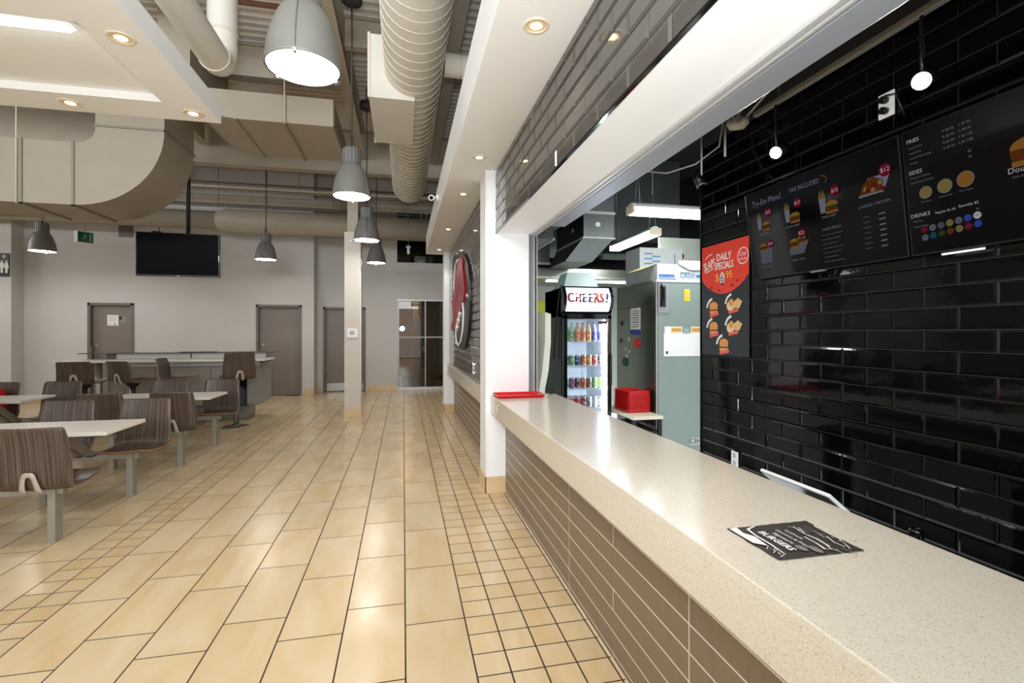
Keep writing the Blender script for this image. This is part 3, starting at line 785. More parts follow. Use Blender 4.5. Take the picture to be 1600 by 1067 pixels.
# ================================================================ SERVING COUNTERS
def counter_tiles(root, y0, y1, jmain):
    H = .0975
    for r in range(8):
        z1 = .758-.043 - r*H + (.043 if r == 0 else 0); z0 = .715-(r+1)*H if r else .6175
        z0 = max(z0, .005)
        L = .61 if r % 3 == 1 else 1.22
        y = jmain - math.ceil((jmain-y0)/L)*L
        while y < y1-1e-4:
            a, b = max(y, y0), min(y+L, y1)
            if b-a > .03:
                key = ('ct', round(b-a, 3), round(z1-z0, 3))
                if key not in _bm:
                    _bm[key] = MB().bbox(-.004, -(b-a)/2+.0026, -(z1-z0)/2+.0026, .0, (b-a)/2-.0026, (z1-z0)/2-.0026, .001).mesh('counter_tile', M_taupe)
                instance('counter_tile', _bm[key], root, (.943-root.location.x, (a+b)/2-root.location.y, (z0+z1)/2-root.location.z))
            y += L
t = thing('serving_counter', 'long stone topped serving counter with taupe tiled front, nearest the camera', 'counter', (1.1, 2.0, 0))
MB(t.location).box(.9396, -1.6, 0, 1.35, 4.51, .88).build('counter_body', M_lgrout, t)
MB(t.location).bbox(.795, -1.6, .88, 1.415, 4.514, .92, .004).box(.795, -1.6, .758, .83, 4.514, .882).box(.83, -1.6, .74, .95, 4.51, .76).build('countertop', M_quartz, t)
counter_tiles(t, -.5, 4.51, 1.48)
sk = MB(t.location); Mx = frame_negx(.7935, 4.12, .845)
for q in range(6):
    x, y = random.uniform(-.06, .06), random.uniform(-.045, .045); sk.disc(x, y, random.uniform(.012, .03), Mx, .0004*q, 0, 7, random.uniform(.012, .025))
sk.build('sticker_residue', M_paper, t, 'torn white sticker residue on the counter edge')
mk = MB(t.location); Mx = Matrix.Translation((1.06, 1.17, .9203))
for q in range(26):
    a = random.uniform(0, 2*PI); x, y = .2*math.cos(a)+random.uniform(-.03, .03), .16*math.sin(a)+random.uniform(-.02, .02); l = random.uniform(.006, .03); b = random.uniform(0, PI)
    mk.stroke([(x, y), (x+l*math.cos(b), y+l*math.sin(b))], .0013, Mx)
mk.build('glue_marks', mat('brown_glue_mark', (150, 116, 84), .7), t)
tag_l = thing('ledge_counter', 'narrow stone ledge with taupe tiled front under the brick logo wall', 'counter', (.85, 7.0, 0))
MB(tag_l.location).box(.9396, 4.885, 0, 1.15, 9.285, .75).box(.95, 4.885, .75, .957, 9.285, .8).build('counter_body', M_lgrout, tag_l)
MB(tag_l.location).bbox(.795, 4.885, .758, .852, 9.285, .92, .004).box(.852, 4.885, .758, 1.15, 9.285, .80).box(.852, 4.885, .88, 1.15, 9.285, .92).build('countertop', M_quartz, tag_l)
counter_tiles(tag_l, 4.885, 9.285, 5.4)

def tray(name, label, loc, rz, lx, ly, group=None, h=.022):
    t = thing(name, label, 'tray', loc, rz, group)
    a, b, i = lx/2, ly/2, .022
    def ring(a, b, r, z): 
        o = []
        for cx, cy, s in ((a-r, b-r, 0), (-a+r, b-r, 1), (-a+r, -b+r, 2), (a-r, -b+r, 3)):
            for k in range(5):
                q = s*PI/2 + k*PI/8; o.append((cx+r*math.cos(q), cy+r*math.sin(q), z))
        return o
    rs = [ring(a-i, b-i, .02, 0), ring(a, b, .035, h), ring(a-.002, b-.002, .034, h+.002), ring(a-.012, b-.012, .03, h+.001), ring(a-i-.004, b-i-.004, .02, .004)]
    vs = [p for r in rs for p in r]; n = 20; fs = []
    for k in range(4): fs += [(k*n+j, k*n+(j+1) % n, (k+1)*n+(j+1) % n, (k+1)*n+j) for j in range(n)]
    fs += [tuple(range(n-1, -1, -1)), tuple(range(4*n, 5*n))]
    MB().add(vs, fs).build('tray_shell', M_red, t)
    return t
tray('serving_tray', 'red plastic serving tray lying on the end of the stone counter by the white pillar', (1.03, 4.36, .9205), 0, .45, .29)

# flyer stuck on the counter
t = thing('burger_flyer', 'crumpled black and white burger flyer stuck on the counter top', 'flyer', (1.07, 1.17, .9207))
ex = Vector((0, -1, 0)); 
Mf = Matrix(((0, 1, 0, 1.07), (-1, 0, 0, 1.17), (0, 0, 1, .9215), (0, 0, 0, 1)))
W2, H2 = .104, .138
base = [(-W2-.002, -H2+.0), (W2+.004, -H2+.018), (W2-.004, -.02), (W2, H2-.012), (-W2+.02, H2), (-W2-.004, H2-.02), (-W2+.002, .03)]
def nz(x, y): return .0018+.0007*math.sin(37*x+11*y)*math.sin(29*y)
gx = 14; vs = []; fs = []
for i in range(gx+1):
    for j in range(gx+1):
        x = -W2+2*W2*i/gx + (.0012*math.sin(9.3*j) if i in (0, gx) else 0); y = -H2+2*H2*j/gx + (.0015*math.sin(5.1*i) if j in (0, gx) else 0)+(-.012 if j == gx and i >= 3 else 0)
        vs.append((x, y, nz(x, y)-.001))
for i in range(gx):
    for j in range(gx): fs.append((i*(gx+1)+j, (i+1)*(gx+1)+j, (i+1)*(gx+1)+j+1, i*(gx+1)+j+1))
mi = MB(t.location); mi.add(vs, fs, 0, True, Mf)
mi.build('sheet', mat('flyer_black', (36, 31, 32), .45, var=.25, vscale=25), t)
M_ink = mat('flyer_white_ink', (224, 222, 220), .6); M_gink = mat('flyer_grey_ink', (120, 112, 112), .6)
fp = MB(t.location); z = .0036
fp.flat([(-W2+.01, -H2+.002), (W2-.10, -H2+.003), (W2-.075, -H2+.03), (-.03, -H2+.038), (-.06, -H2+.022), (-W2+.004, -H2+.03)], Mf, z, 0)
fp.text('BURGERS', Mf, .030, .005, -.062, z, 0, 1.0, 0, .0012)
fp.text('Signature', Mf, .020, -.005, -.03, z, 0); fp.text('Gourmet & Fresh', Mf, .017, .0, -.006, z, 0); fp.text('handmade', Mf, .016, -.02, .018, z, 0)
fp.stroke([(-.095, -.05), (-.08, -.085), (-.04, -.093), (.02, -.094), (.075, -.1)], [.004, .008, .006, .006, .004], Mf, z, 0)
fp.stroke([(-.02, .05), (.02, .058), (.06, .052), (.085, .04)], [.002, .006, .006, .003], Mf, z, 0)
fp.stroke([(0, .035), (.04, .033), (.08, .024)], .004, Mf, z, 0); fp.stroke([(.01, .1), (.05, .085), (.08, .09)], .003, Mf, z, 0); fp.stroke([(-.03, .095), (-.01, .09), (.0, .105)], .006, Mf, z, 1)
fp.disc(.06, -.03, .018, Mf, z, 1, 14, .012); fp.disc(.075, .0, .022, Mf, z, 1, 14, .012)
for k in range(16):
    a_, b_ = random.uniform(-.08, .085), random.uniform(.03, .12); fp.stroke([(a_, b_), (a_+random.uniform(.01, .04), b_+random.uniform(-.012, .012)), (a_+random.uniform(.03, .06), b_+random.uniform(-.02, .02))], random.uniform(.001, .003), Mf, z, k % 2)
for k in range(10): fp.stroke([(.03+.006*k, -.108+.006*(k % 3)), (.045+.006*k, -.125+.005*(k % 4))], .0018, Mf, z, k % 2)
fp.build('flyer_print', [M_ink, M_gink], t)

# opening: jamb, shutter guide, shutter housing
struct(MB().box(1.168, 4.52, .92, 1.19, 4.62, 2.44).build('trim_2', mat('jamb_dark_grey', (112, 116, 122), .5)))
t = struct(MB().box(1.19, 4.515, .0, 1.215, 4.62, 2.44).build('trim_3', M_alum))
MB().box(1.215, 4.50, .0, 1.222, 4.62, 2.44).box(1.24, 4.50, .0, 1.25, 4.62, 2.44).build('guide_lip', M_alum_l, t)
struct(MB().box(1.187, 4.62, 0, 1.25, 9.3, 3.0).build('wall_kitchen_left', M_pale))
t = struct(MB().bbox(1.187, -2.5, 2.425, 1.212, 4.516, 2.47, .003).bbox(1.216, -2.5, 2.42, 1.232, 4.516, 2.46, .003).bbox(1.236, -2.5, 2.43, 1.25, 4.516, 2.5, .003).build('trim_4', M_alum_l))
t = thing('shutter_housing', 'long grey metal roller shutter housing inside the serving hatch', 'shutter', (1.32, 1, 2.43))
MB(t.location).bbox(1.252, -2.5, 2.43, 1.385, 4.1, 2.68, .006).build('casing', M_housing, t)
MB(t.location).box(1.25, 4.1, 2.44, 1.36, 4.3, 2.46).build('end_bracket', M_black, t)

# ================================================================ KITCHEN SHELL
wk = struct(MB().box(2.509, -2.5, 0, 2.66, 3.75, 4.3).build('wall_kitchen_right', M_dark))
MB().box(2.502, .3, .3, 2.51, 3.755, 3.3).build('grout_bed', M_bgrout_d, wk)
PO = (3.14, 3.72, 1.32, 2.22)
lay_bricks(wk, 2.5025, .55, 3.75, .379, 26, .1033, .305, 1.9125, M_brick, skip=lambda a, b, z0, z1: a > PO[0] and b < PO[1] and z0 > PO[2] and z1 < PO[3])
MB().box(2.49, 3.745, .3, 2.66, 3.757, 3.3).build('edge_trim', M_black, wk)
struct(MB().box(1.2, 8.5, 0, 5.2, 8.7, 4.3).build('wall_kitchen_back', M_pale))
struct(MB().box(5.0, 3.5, 0, 5.2, 8.5, 4.3).build('wall_kitchen_side', M_dark))
struct(MB().box(1.2, -2.5, 4.3, 5.2, 8.7, 4.4).build('ceiling_kitchen', M_dark))
struct(MB().box(1.25, -2.6, 0, 2.5, -2.5, 4.3).build('wall_kitchen_front', M_dark))
struct(MB().box(1.6, -2.5, 3.15, 2.3, 3.6, 3.35).build('beam', mat('red_brown_steel', (70, 34, 30), .6, var=.3, vscale=5)))

# ================================================================ MENU SCREENS
def screen_frame(yc):
    zc, xc = 2.177, 2.415; n = math.hypot(.07, .603); sx, sz = -.07/n, .603/n
    return Matrix(((0, sx, -sz, xc), (-1, 0, 0, yc), (0, sz, sx, zc), (0, 0, 0, 1)))
E_w = emitter('screen_white', (196, 200, 222), 0.092); E_d = emitter('screen_dim_text', (150, 156, 190), 0.067); E_r = emitter('screen_red', (190, 40, 60), 0.084)
E_y = emitter('screen_yellow', (190, 170, 96), 0.118); E_b = emitter('screen_brown', (150, 84, 40), 0.101); E_g = emitter('screen_green', (70, 100, 50), 0.105)
E_bl = emitter('screen_blue', (70, 110, 220), 0.126); E_o = emitter('screen_orange', (210, 150, 70), 0.11); E_p = emitter('screen_purple', (150, 150, 172), 0.105); E_m = emitter('screen_magenta', (180, 30, 90), 0.105)
E_k = emitter('screen_white_bright', (235, 235, 245), 0.168); E_c = emitter('screen_teal', (40, 120, 150), 0.105)
EM = [E_w, E_d, E_r, E_y, E_b, E_g, E_bl, E_o, E_p, E_m, E_k, E_c]
M_scr = mat('menu_screen_glass', (4, 4, 6), .09, spec=.22)
def fries_cup(s, M, x, y, k=1.0, z=.002):
    s.flat([(x-.022*k, y+.03*k), (x+.022*k, y+.03*k), (x+.016*k, y-.05*k), (x-.016*k, y-.05*k)], M, z, 0)
    for q in range(7): s.rect(x-.022*k+q*.0064*k, y+.028*k, x-.0175*k+q*.0064*k, y+(.05+.012*((q*5) % 3))*k, M, z+.0003, 3)
def burger(s, M, x, y, k=1.0, z=.0022, mis=(7, 4, 2, 5)):
    s.disc(x, y+.012*k, .04*k, M, z, mis[0], 16, .022*k); s.rect(x-.04*k, y-.004*k, x+.04*k, y+.008*k, M, z+.0003, mis[3]); s.rect(x-.039*k, y-.014*k, x+.039*k, y-.004*k, M, z+.0004, mis[1])
    s.rect(x-.036*k, y-.019*k, x+.036*k, y-.014*k, M, z+.0004, mis[2]); s.rect(x-.038*k, y-.032*k, x+.038*k, y-.019*k, M, z+.0003, mis[0])
def lines(s, M, x, y, n, w, dy, mi=1, h=.007, z=.002):
    for q in range(n): s.rect(x, y-q*dy, x+w*(1-.13*((q*7) % 3)), y-q*dy+h, M, z, mi)
class Prints:
    """one part per printed piece of a screen or poster"""
    def __init__(s, t, mats): s.t = t; s.mats = mats
    def __call__(s, name, fn):
        m = MB(s.t.location); fn(m); o = m.build(name, s.mats, s.t, fixn=False); return o
def screen(yc, label, content):
    t = thing('menu_screen', label, 'screen', (2.47, yc, 2.177))
    M = screen_frame(yc)
    MB(t.location).bbox(-.555, -.303, -.04, .555, .303, 0, .004, M=M).build('casing', M_black, t)
    MB(t.location).rect(-.547, -.295, .547, .295, M, .0008).build('screen_panel', M_scr, t)
    MB(t.location).box(-.05, -.31, -.02, .05, -.3, .0, M=M).build('badge', M_alum, t)
    MB(t.location).box(2.44, yc-.25, 2.12, 2.488, yc+.25, 2.32).build('wall_bracket', M_black, t)
    content(Prints(t, EM), M)
    return t, M
def badge(P_, M, x, y, r, txt):
    P_('price_badge', lambda s: s.disc(x, y, r, M, .0036, 2).text(txt, M, r, x, y, .0042, 10))
def menu_a(P_, M):
    P_('menu_heading', lambda s: s.text('Try-Em Menu!', M, .058, -.355, .215, .002, 0, .8, 0))
    P_('menu_heading', lambda s: s.text('TAX INCLUDED', M, .040, -.04, .222, .002, 0, .8))
    P_('scribble', lambda s: s.stroke([(.09, .245), (.12, .235), (.13, .215), (.115, .195)], .004, M, .002, 7))
    for x, p, nm in ((-.40, '10', 'SINGLE BEEF'), (-.15, '13', 'DOUBLE BEEF'), (.12, '15', 'TRIPLE BEEF')):
        k = .9+.35*(x+.4)
        def dish_(s):
            fries_cup(s, M, x-.035, .08, k); burger(s, M, x+.025, .05, k)
        P_('dish_picture', dish_); badge(P_, M, x+.055, .135, .03, '$'+p)
        P_('dish_name', lambda s: s.text(nm, M, .019, x, .0, .002, 0))
    x = .40
    def dish_(s):
        s.flat([(x-.085, .05), (x+.06, .05), (x+.1, .14), (x-.02, .14)], M, .002, 0); s.flat([(x-.075, .062), (x+.05, .06), (x+.06, .11), (x, .145), (x-.05, .115)], M, .0024, 4)
        for q in range(9): s.disc(x-.055+.014*q, .085+.02*math.sin(3*q), .012, M, .0026+.00008*q, (4, 3, 2)[q % 3])
    P_('dish_picture', dish_); badge(P_, M, x+.075, .155, .033, '$12'); P_('dish_name', lambda s: s.text('LOADED CHICKEN', M, .021, x, .0, .002, 0))
    def plist(s):
        for q in range(7): s.rect(x-.07, -.06-.028*q, x-.03+.004*(q % 3), -.055-.028*q, M, .002, 1); s.rect(x+.02, -.06-.028*q, x+.055, -.054-.028*q, M, .002, 0)
    P_('price_list', plist)
    x1 = -.40
    def dish2(s):
        s.flat([(x1-.05, -.2), (x1+.055, -.2), (x1+.06, -.1), (x1-.055, -.1)], M, .002, 8); burger(s, M, x1-.02, -.09, .8)
    P_('dish_picture', dish2); badge(P_, M, x1+.05, -.075, .026, '$18'); P_('dish_name', lambda s: s.text('FAMILY BOX', M, .018, x1, -.225, .002, 0))
    x2 = -.12
    def dish3(s):
        s.flat([(x2-.07, -.18), (x2+.04, -.18), (x2+.085, -.1), (x2-.075, -.14)], M, .002, 8); burger(s, M, x2-.03, -.11, .9); burger(s, M, x2+.03, -.095, .8)
    P_('dish_picture', dish3); badge(P_, M, x2+.035, -.055, .03, '$22'); P_('dish_name', lambda s: s.text('FAMILY MEAL', M, .018, x2-.01, -.215, .002, 0))
    P_('menu_heading', lambda s: s.text('MAKE MEALS', M, .022, .13, -.07, .002, 0)); P_('menu_list', lambda s: lines(s, M, .06, -.105, 7, .14, .026, 1, .005))
def menu_b(P_, M):
    P_('menu_heading', lambda s: s.text('FRIES', M, .026, -.50, .245, .002, 10))
    def l1(s):
        for q, nm in enumerate(('French Fries', 'Sweet Fries', 'Loaded Onion Rings', 'Poutine')):
            s.text(nm, M, .0125, -.525+.003*len(nm), .212-.024*q, .002, 0)
    P_('menu_list', l1)
    def l2(s):
        for q in range(4):
            s.text('R $%s' % ('4.95', '5.50', '7.99', '7.95')[q], M, .0155, -.345, .238-.026*q, .002, 0); s.text('L $%s' % ('7.95', '9.50', '11.50', '11.85')[q], M, .0155, -.278, .24-.026*q, .002, 0)
    P_('price_list', l2)
    P_('menu_heading', lambda s: s.text('SIDES', M, .026, -.50, .095, .002, 10))
    P_('menu_list', lambda s: s.text('Gravy or Coleslaw', M, .0125, -.48, .07, .002, 0).text('Extra Famous Sauces', M, .0125, -.474, .046, .002, 0))
    P_('price_list', lambda s: s.text('$2', M, .015, -.268, .115, .002, 0).text('$1', M, .015, -.266, .09, .002, 0))
    for q, (x, c, nm) in enumerate(((-.462, 3, 'Slaw Sauce'), (-.378, 3, 'Honey Sauce'), (-.293, 7, 'Hot n Sauce'))):
        y = -.012+.006*q; r = .029+.003*q
        P_('sauce_picture', lambda s: s.disc(x, y, r, M, .002, 0, 24).disc(x, y, r-.003, M, .0024, c, 24)); P_('sauce_name', lambda s: s.text(nm, M, .011, x, y-r-.012, .002, 0))
    P_('menu_heading', lambda s: s.text('DRINKS', M, .026, -.495, -.112, .002, 10))
    P_('menu_list', lambda s: s.text('Pop Can', M, .0125, -.508, -.138, .002, 0).text('Water Bottle', M, .0125, -.496, -.165, .002, 0))
    P_('price_list', lambda s: s.text('Regular $1.50', M, .0155, -.385, -.118, .002, 10).text('Specialty $2', M, .0165, -.29, -.112, .002, 10).text('$1', M, .014, -.255, -.14, .002, 0))
    for q in range(7):
        for y, cs in ((-.185, (2, 8, 1, 3, 8, 6, 10)), (-.222, (8, 11, 5, 4, 3, 9, 6))):
            P_('drink_emblem', lambda s: s.disc(-.482+.037*q, y+.003*q, .0155, M, .002, cs[q], 16).stroke([(-.492+.037*q, y+.003*q-.002), (-.472+.037*q, y+.003*q+.003)], .003, M, .0024, 1))
    P_('dish_picture', lambda s: burger(s, M, -.06, .045, 1.7, .0022, (7, 4, 4, 4))); P_('dish_name', lambda s: s.text('Double Beef', M, .032, -.06, -.02, .002, 10)); P_('dish_note', lambda s: s.text('two smashed patties, cheese', M, .015, -.04, -.046, .002, 0))
    P_('dish_picture', lambda s: burger(s, M, .3, .045, 1.7, .0022, (7, 4, 4, 4))); P_('dish_name', lambda s: s.text('Triple Beef', M, .032, .3, -.02, .002, 10))
t1, Ms1 = screen(2.497, 'wall menu screen headed Try-Em Menu, tax included, with combo meals', menu_a)
t2, Ms2 = screen(1.376, 'wall menu screen listing fries, sides and drinks', menu_b)
MB(t2.location).box(-.42, -.318, -.012, -.25, -.309, -.002, M=Ms2).build('reflection_bar', emitter('strip_reflection_white', (235, 235, 240), .7), t2, 'thin glowing strip imitating a reflection under the screen')  # emissive bar painted in as a bright reflection

# poster of the daily specials
t = thing('specials_poster', 'black poster with red top reading daily specials, pictures of burgers', 'poster', (2.49, 3.43, 1.77))
Mp = frame_negx(2.486, 3.43, 1.77)
MB(t.location).box(-.29, -.45, -.004, .29, .45, .0, M=Mp).build('poster_board', mat('poster_black', (34, 36, 40), .42), t)
PM = [mat('poster_red', (238, 62, 40), .45, emit=None), mat('poster_white', (240, 238, 236), .5), mat('poster_yellow', (240, 190, 50), .5), mat('poster_blue', (50, 50, 120), .5), mat('poster_bun', (222, 150, 84), .5, var=.2, vscale=60), mat('poster_meat', (120, 58, 36), .5), mat('poster_cream', (232, 206, 150), .5, var=.15, vscale=60), mat('poster_pink', (224, 96, 88), .5), mat('poster_dark_red', (150, 20, 22), .5)]
PP = Prints(t, PM)
red = [(-.289, .449), (.289, .449), (.289, .17)] + [(.289-.578*i/12, .17-.13*math.sin(PI*i/12)**.8) for i in range(1, 12)] + [(-.289, .17)]
def header_(s):
    s.flat(red, Mp, .0008, 0)
    for k, (a, b) in enumerate(((-.16, .1), (-.06, .07), (.1, .1), (.16, .13), (-.02, .12))): s.disc(a, b, .018, Mp, .0014, 8, 9, .01)
PP('red_header', header_)
PP('brand_lettering', lambda s: s.text('SLAPS', Mp, .098, -.185, .29, .0016, 1, .62, .22, .002).stroke([(-.25, .235), (-.19, .24), (-.13, .262)], .008, Mp, .0016, 1).stroke([(-.24, .345), (-.2, .37), (-.15, .378)], .008, Mp, .0016, 1))
PP('heading_lettering', lambda s: s.text('DAILY', Mp, .082, .0, .335, .0016, 1, .82, 0, .002).text('SPECIALS', Mp, .08, .0, .265, .0016, 1, .72, 0, .002))
PP('price_lettering', lambda s: s.text('$', Mp, .08, -.085, .175, .0016, 2, 1, 0, .0015).disc(-.02, .165, .03, Mp, .0014, 1, 18, .05).text('6', Mp, .1, -.02, .165, .002, 3).text('95', Mp, .08, .065, .185, .0016, 2, 1, 0, .0015))
PP('round_emblem', lambda s: s.arc(.225, .31, .06, .008, 0, 2*PI, Mp, .0016, 1, 26).text('Our', Mp, .05, .225, .325, .0018, 1).text('HALAL', Mp, .028, .225, .287, .0018, 1))
def dish(x, y, fries):
    def fn(s):
        s.flat([(x-.05, y-.075), (x+.065, y-.055), (x+.065, y-.03), (x-.05, y-.05)], Mp, .0024, 7)
        if fries:
            s.disc(x-.03, y-.01, .045, Mp, .0014, 6, 14, .04); s.disc(x-.02, y+.015, .03, Mp, .0016, 4, 12)
            for k in range(9): s.stroke([(x+.02+.006*k, y-.03), (x+.015+.011*k, y+.045-.006*abs(k-4))], .013, Mp, .0018+.0001*k, 4 if k % 2 else 6)
        else:
            s.disc(x, y+.02, .055, Mp, .0014, 4, 16, .035); s.rect(x-.055, y-.02, x+.055, y+.005, Mp, .0018, 5); s.rect(x-.05, y-.006, x+.05, y+.003, Mp, .002, 2); s.rect(x-.052, y-.045, x+.052, y-.02, Mp, .0016, 4)
    PP('dish_picture', fn)
    PP('dish_caption', lambda s: s.arc(x-.005, y-.005, .085, .02, PI*.55, PI*.95, Mp, .0014, 1))
dish(-.13, -.07, False); dish(.11, -.05, True); dish(-.13, -.235, False); dish(.11, -.22, True); dish(.0, -.37, False)

# outlet plates on the brick wall
def outlet(label, y, z, h, wd, plugs):
    t = thing('wall_outlet', label, 'outlet', (2.49, y, z))
    Mo = frame_negx(2.487, y, z)
    MB(t.location).bbox(-wd/2, -h/2, -.004, wd/2, h/2, .005, .002, M=Mo).build('cover_plate', M_white, t)
    for k in (-1, 1):
        if plugs:
            MB(t.location).cyl((0, k*.028-.004, .005), (0, k*.028-.004, .035), .018, n=14, M=Mo).build('plug', M_black, t)
        else: MB(t.location).box(-.015, k*.028-.016, .004, .015, k*.028+.016, .0065, M=Mo).build('socket', M_alum_l, t)
    if plugs: MB(t.location).tube([(2.46, y, z+.02), (2.44, y-.03, z+.03), (2.45, y-.08, z+.02), (2.48, y-.1, z-.1)], .005).build('plug_cable', M_black, t)
outlet('white outlet plate with black plugs high on the black brick wall', 2.09, 2.7, .13, .085, True)
outlet('small white outlet plate low on the black brick wall behind the counter', 3.3, .53, .12, .075, False)

# track lights
t = thing('track_rail', 'long grey lighting track running along the black brick wall', 'track rail', (2.1, 1.4, 2.83))
MB(t.location).bbox(2.085, -1.0, 2.815, 2.115, 2.6, 2.845, .003).build('rail', mat('rail_grey', (112, 108, 100), .5), t)
for y in (0, 1.2, 2.4): MB(t.location).tube([(2.1, y, 2.84), (2.1, y, 3.16)], .006).build('hanger_rod', M_canopy, t)
def track_head(label, y, z, lit, ztop):
    t = thing('spot_light', label, 'spotlight', (2.1, y, z))
    if lit: d = Vector((-.85, -.30, -.42)).normalized()
    else: d = Vector((.25, -.3, -1)).normalized()
    p = Vector((2.1, y, z))
    MB(t.location).tube([(2.1, y, ztop), (2.1, y, z+.08), tuple(p-d*.03)], .007).build('stem', M_wire if not lit else M_black, t)
    MB(t.location).cyl(tuple(p-d*.11), tuple(p-d*.005), .027, .034, n=22).cyl(tuple(p-d*.13), tuple(p-d*.11), .018, .027, n=18).build('lamp_head', M_black, t)
    MB(t.location).cyl(tuple(p-d*.006), tuple(p+d*.002), .0355, n=22).build('front_ring', M_alum, t)
    g = MB(t.location).cyl(tuple(p+d*.001), tuple(p+d*.006), .027, n=20).build('bulb', M_spotglow if lit else M_gblack, t)
    if lit: 
        L_ = spot('spot_light_lamp', tuple(p+d*.03), 9, (1, .88, .7), 110); L_.rotation_euler = d.to_track_quat('-Z', 'Y').to_euler()
track_head('lit spotlight shining above the fries menu screen', 1.615, 2.545, True, 2.82)
track_head('lit spotlight shining above the Try-Em menu screen', 2.43, 2.54, True, 2.82)
track_head('unlit black spotlight hanging on a pale cable at the far end of the brick wall', 3.15, 2.56, False, 3.2)
t = thing('emergency_light', 'dusty white oval emergency light below the dark kitchen ceiling', 'emergency light', (2.33, 3.06, 3.0))
el = MB(t.location)
rt = Matrix.Translation((2.33, 3.06, 3.0)) @ Matrix.Rotation(.25, 4, 'X')
el.lathe([(0, -.05), (.05, -.045), (.075, -.01), (.07, .025), (.0, .04)], n=24, M=rt @ Matrix.Diagonal((.8, 1.35, 1, 1)))
el.build('casing', mat('dusty_white', (178, 172, 150), .5, var=.15, vscale=14), t)
MB(t.location).cyl((2.28, 2.99, 3.0), (2.255, 2.97, 2.985), .03, .034, n=18).build('lamp_lens', M_clear, t)
MB(t.location).tube([(2.33, 3.06, 3.03), (2.35, 3.06, 3.1), (2.40, 3.06, 3.16), (2.478, 3.06, 3.17)], .012).build('wall_arm', M_wire, t)
MB(t.location).tube([(2.33, 2.98, 3.0), (2.3, 2.6, 3.1), (2.3, 2.2, 3.18)], .007).build('cable', M_wire, t)
MB(t.location).tube([(2.3, 3.16, 3.02), (2.3, 3.16, 2.79)], .008).build('test_rod', M_wire, t)
t = thing('hanging_cable', 'thin pale cable sagging under the dark kitchen ceiling', 'cable', (2.0, 3.3, 2.8))
MB(t.location).tube([(1.6, 3.55, 2.95), (1.8, 3.5, 2.76), (2.0, 3.45, 2.74), (2.2, 3.38, 2.8), (2.35, 3.3, 2.92), (2.4, 3.3, 3.2), (2.4, 3.3, 4.3)], .006).build('cable_run', M_wire, t)

# ================================================================ KITCHEN EQUIPMENT
def fixture(label, a, b, ztop):
    a, b = Vector(a), Vector(b); c = (a+b)/2; l = (b-a).length; ang = math.atan2(b.y-a.y, b.x-a.x)
    t = thing('fluorescent_fixture', label, 'strip light', tuple(c), ang, 'fluorescent fixtures on chains')
    MB().prism([(-.07, .031), (.07, .031), (.06, .055), (.03, .08), (-.03, .08), (-.06, .055)], -l/2+.005, l/2-.005, lambda p, q, h: (h, p, q)).build('housing', M_white, t)
    MB().bbox(-l/2+.01, -.074, -.034, l/2-.01, .074, .03, .014).build('diffuser', M_tube, t)
    for s in (-1, 1):
        MB().bbox(s*l/2-.012, -.078, -.032, s*l/2+.012, .078, .06, .006).build('end_cap', mat('yellowed_plastic', (230, 222, 200), .5) if 'yellowed_plastic' not in bpy.data.materials else bpy.data.materials['yellowed_plastic'], t)
        ch = MB(); x = s*(l/2-.08)
        for q in (-.05, .05): ch.tube([(x, q, .07), (x, 0, .5)], .005, n=5)
        ch.tube([(x, 0, .5), (x, 0, ztop-c.z)], .005, n=5); ch.build('chain', M_alum, t)
fixture('fluorescent fixture on chains running across the kitchen, its right end behind the brick wall', (2.256, 4.6, 2.74), (3.5, 4.6, 2.74), 4.3)
fixture('fluorescent fixture on chains pointing into the depth of the kitchen', (3.1, 5.62, 2.76), (3.1, 6.86, 2.76), 4.3)
area_light('kitchen_fixture_light', (2.9, 4.6, 2.68), (0, 0, 0), 1.1, .14, 9, (.94, 1, .97))
area_light('kitchen_fixture_light', (3.1, 6.2, 2.70), (0, 0, 0), .14, 1.1, 9, (.94, 1, .97))

t = thing('kitchen_duct', 'square galvanised duct with tapered end hanging over the kitchen', 'duct', (2.4, 6.2, 2.6))
k = MB(t.location); k.box(2.21, 5.8, 2.7, 2.62, 6.9, 4.29)
def loft(k, a, za, b, zb):
    v = [(a[0], a[1], za), (a[2], a[1], za), (a[2], a[3], za), (a[0], a[3], za), (b[0], b[1], zb), (b[2], b[1], zb), (b[2], b[3], zb), (b[0], b[3], zb)]
    k.add(v, [(0, 1, 5, 4), (1, 2, 6, 5), (2, 3, 7, 6), (3, 0, 4, 7), (4, 5, 6, 7), (3, 2, 1, 0)])
loft(k, (2.21, 5.8, 2.62, 6.9), 2.7, (2.12, 6.25, 2.5, 7.0), 2.46); k.build('duct_body', M_galv, t)
MB(t.location).box(2.2, 5.785, 3.0, 2.63, 5.8, 3.03).box(2.195, 5.785, 2.69, 2.635, 5.8, 2.705).box(2.195, 5.8, 2.69, 2.21, 6.9, 2.705).build('flange', M_alum_l, t)
MB(t.location).disc(0, 0, .035, frame_negy(2.4, 5.798, 2.87), .001, 0, 12, .03).disc(0, 0, .03, frame_negx(2.208, 6.2, 2.86), .001, 0, 12).build('sealant_patch', M_paper, t)
t = thing('side_duct', 'long low galvanised duct beside the serving hatch jamb', 'duct', (1.7, 7.2, 2.7))
MB(t.location).box(1.3, 6.9, 2.52, 2.1, 7.05, 3.2).box(1.3, 5.6, 2.62, 1.75, 6.9, 3.3).build('duct_body', M_galv, t)
MB(t.location).box(1.29, 6.885, 2.5, 2.11, 6.9, 2.53).box(1.745, 5.59, 2.61, 1.765, 6.9, 2.63).build('flange', M_alum_l, t)
MB(t.location).disc(0, 0, .03, frame_negx(1.748, 6.3, 2.9), .001).build('sealant_patch', M_paper, t)
t = thing('exhaust_duct', 'large dark grey exhaust duct high at the back of the kitchen', 'duct', (3.4, 7.6, 3.4))
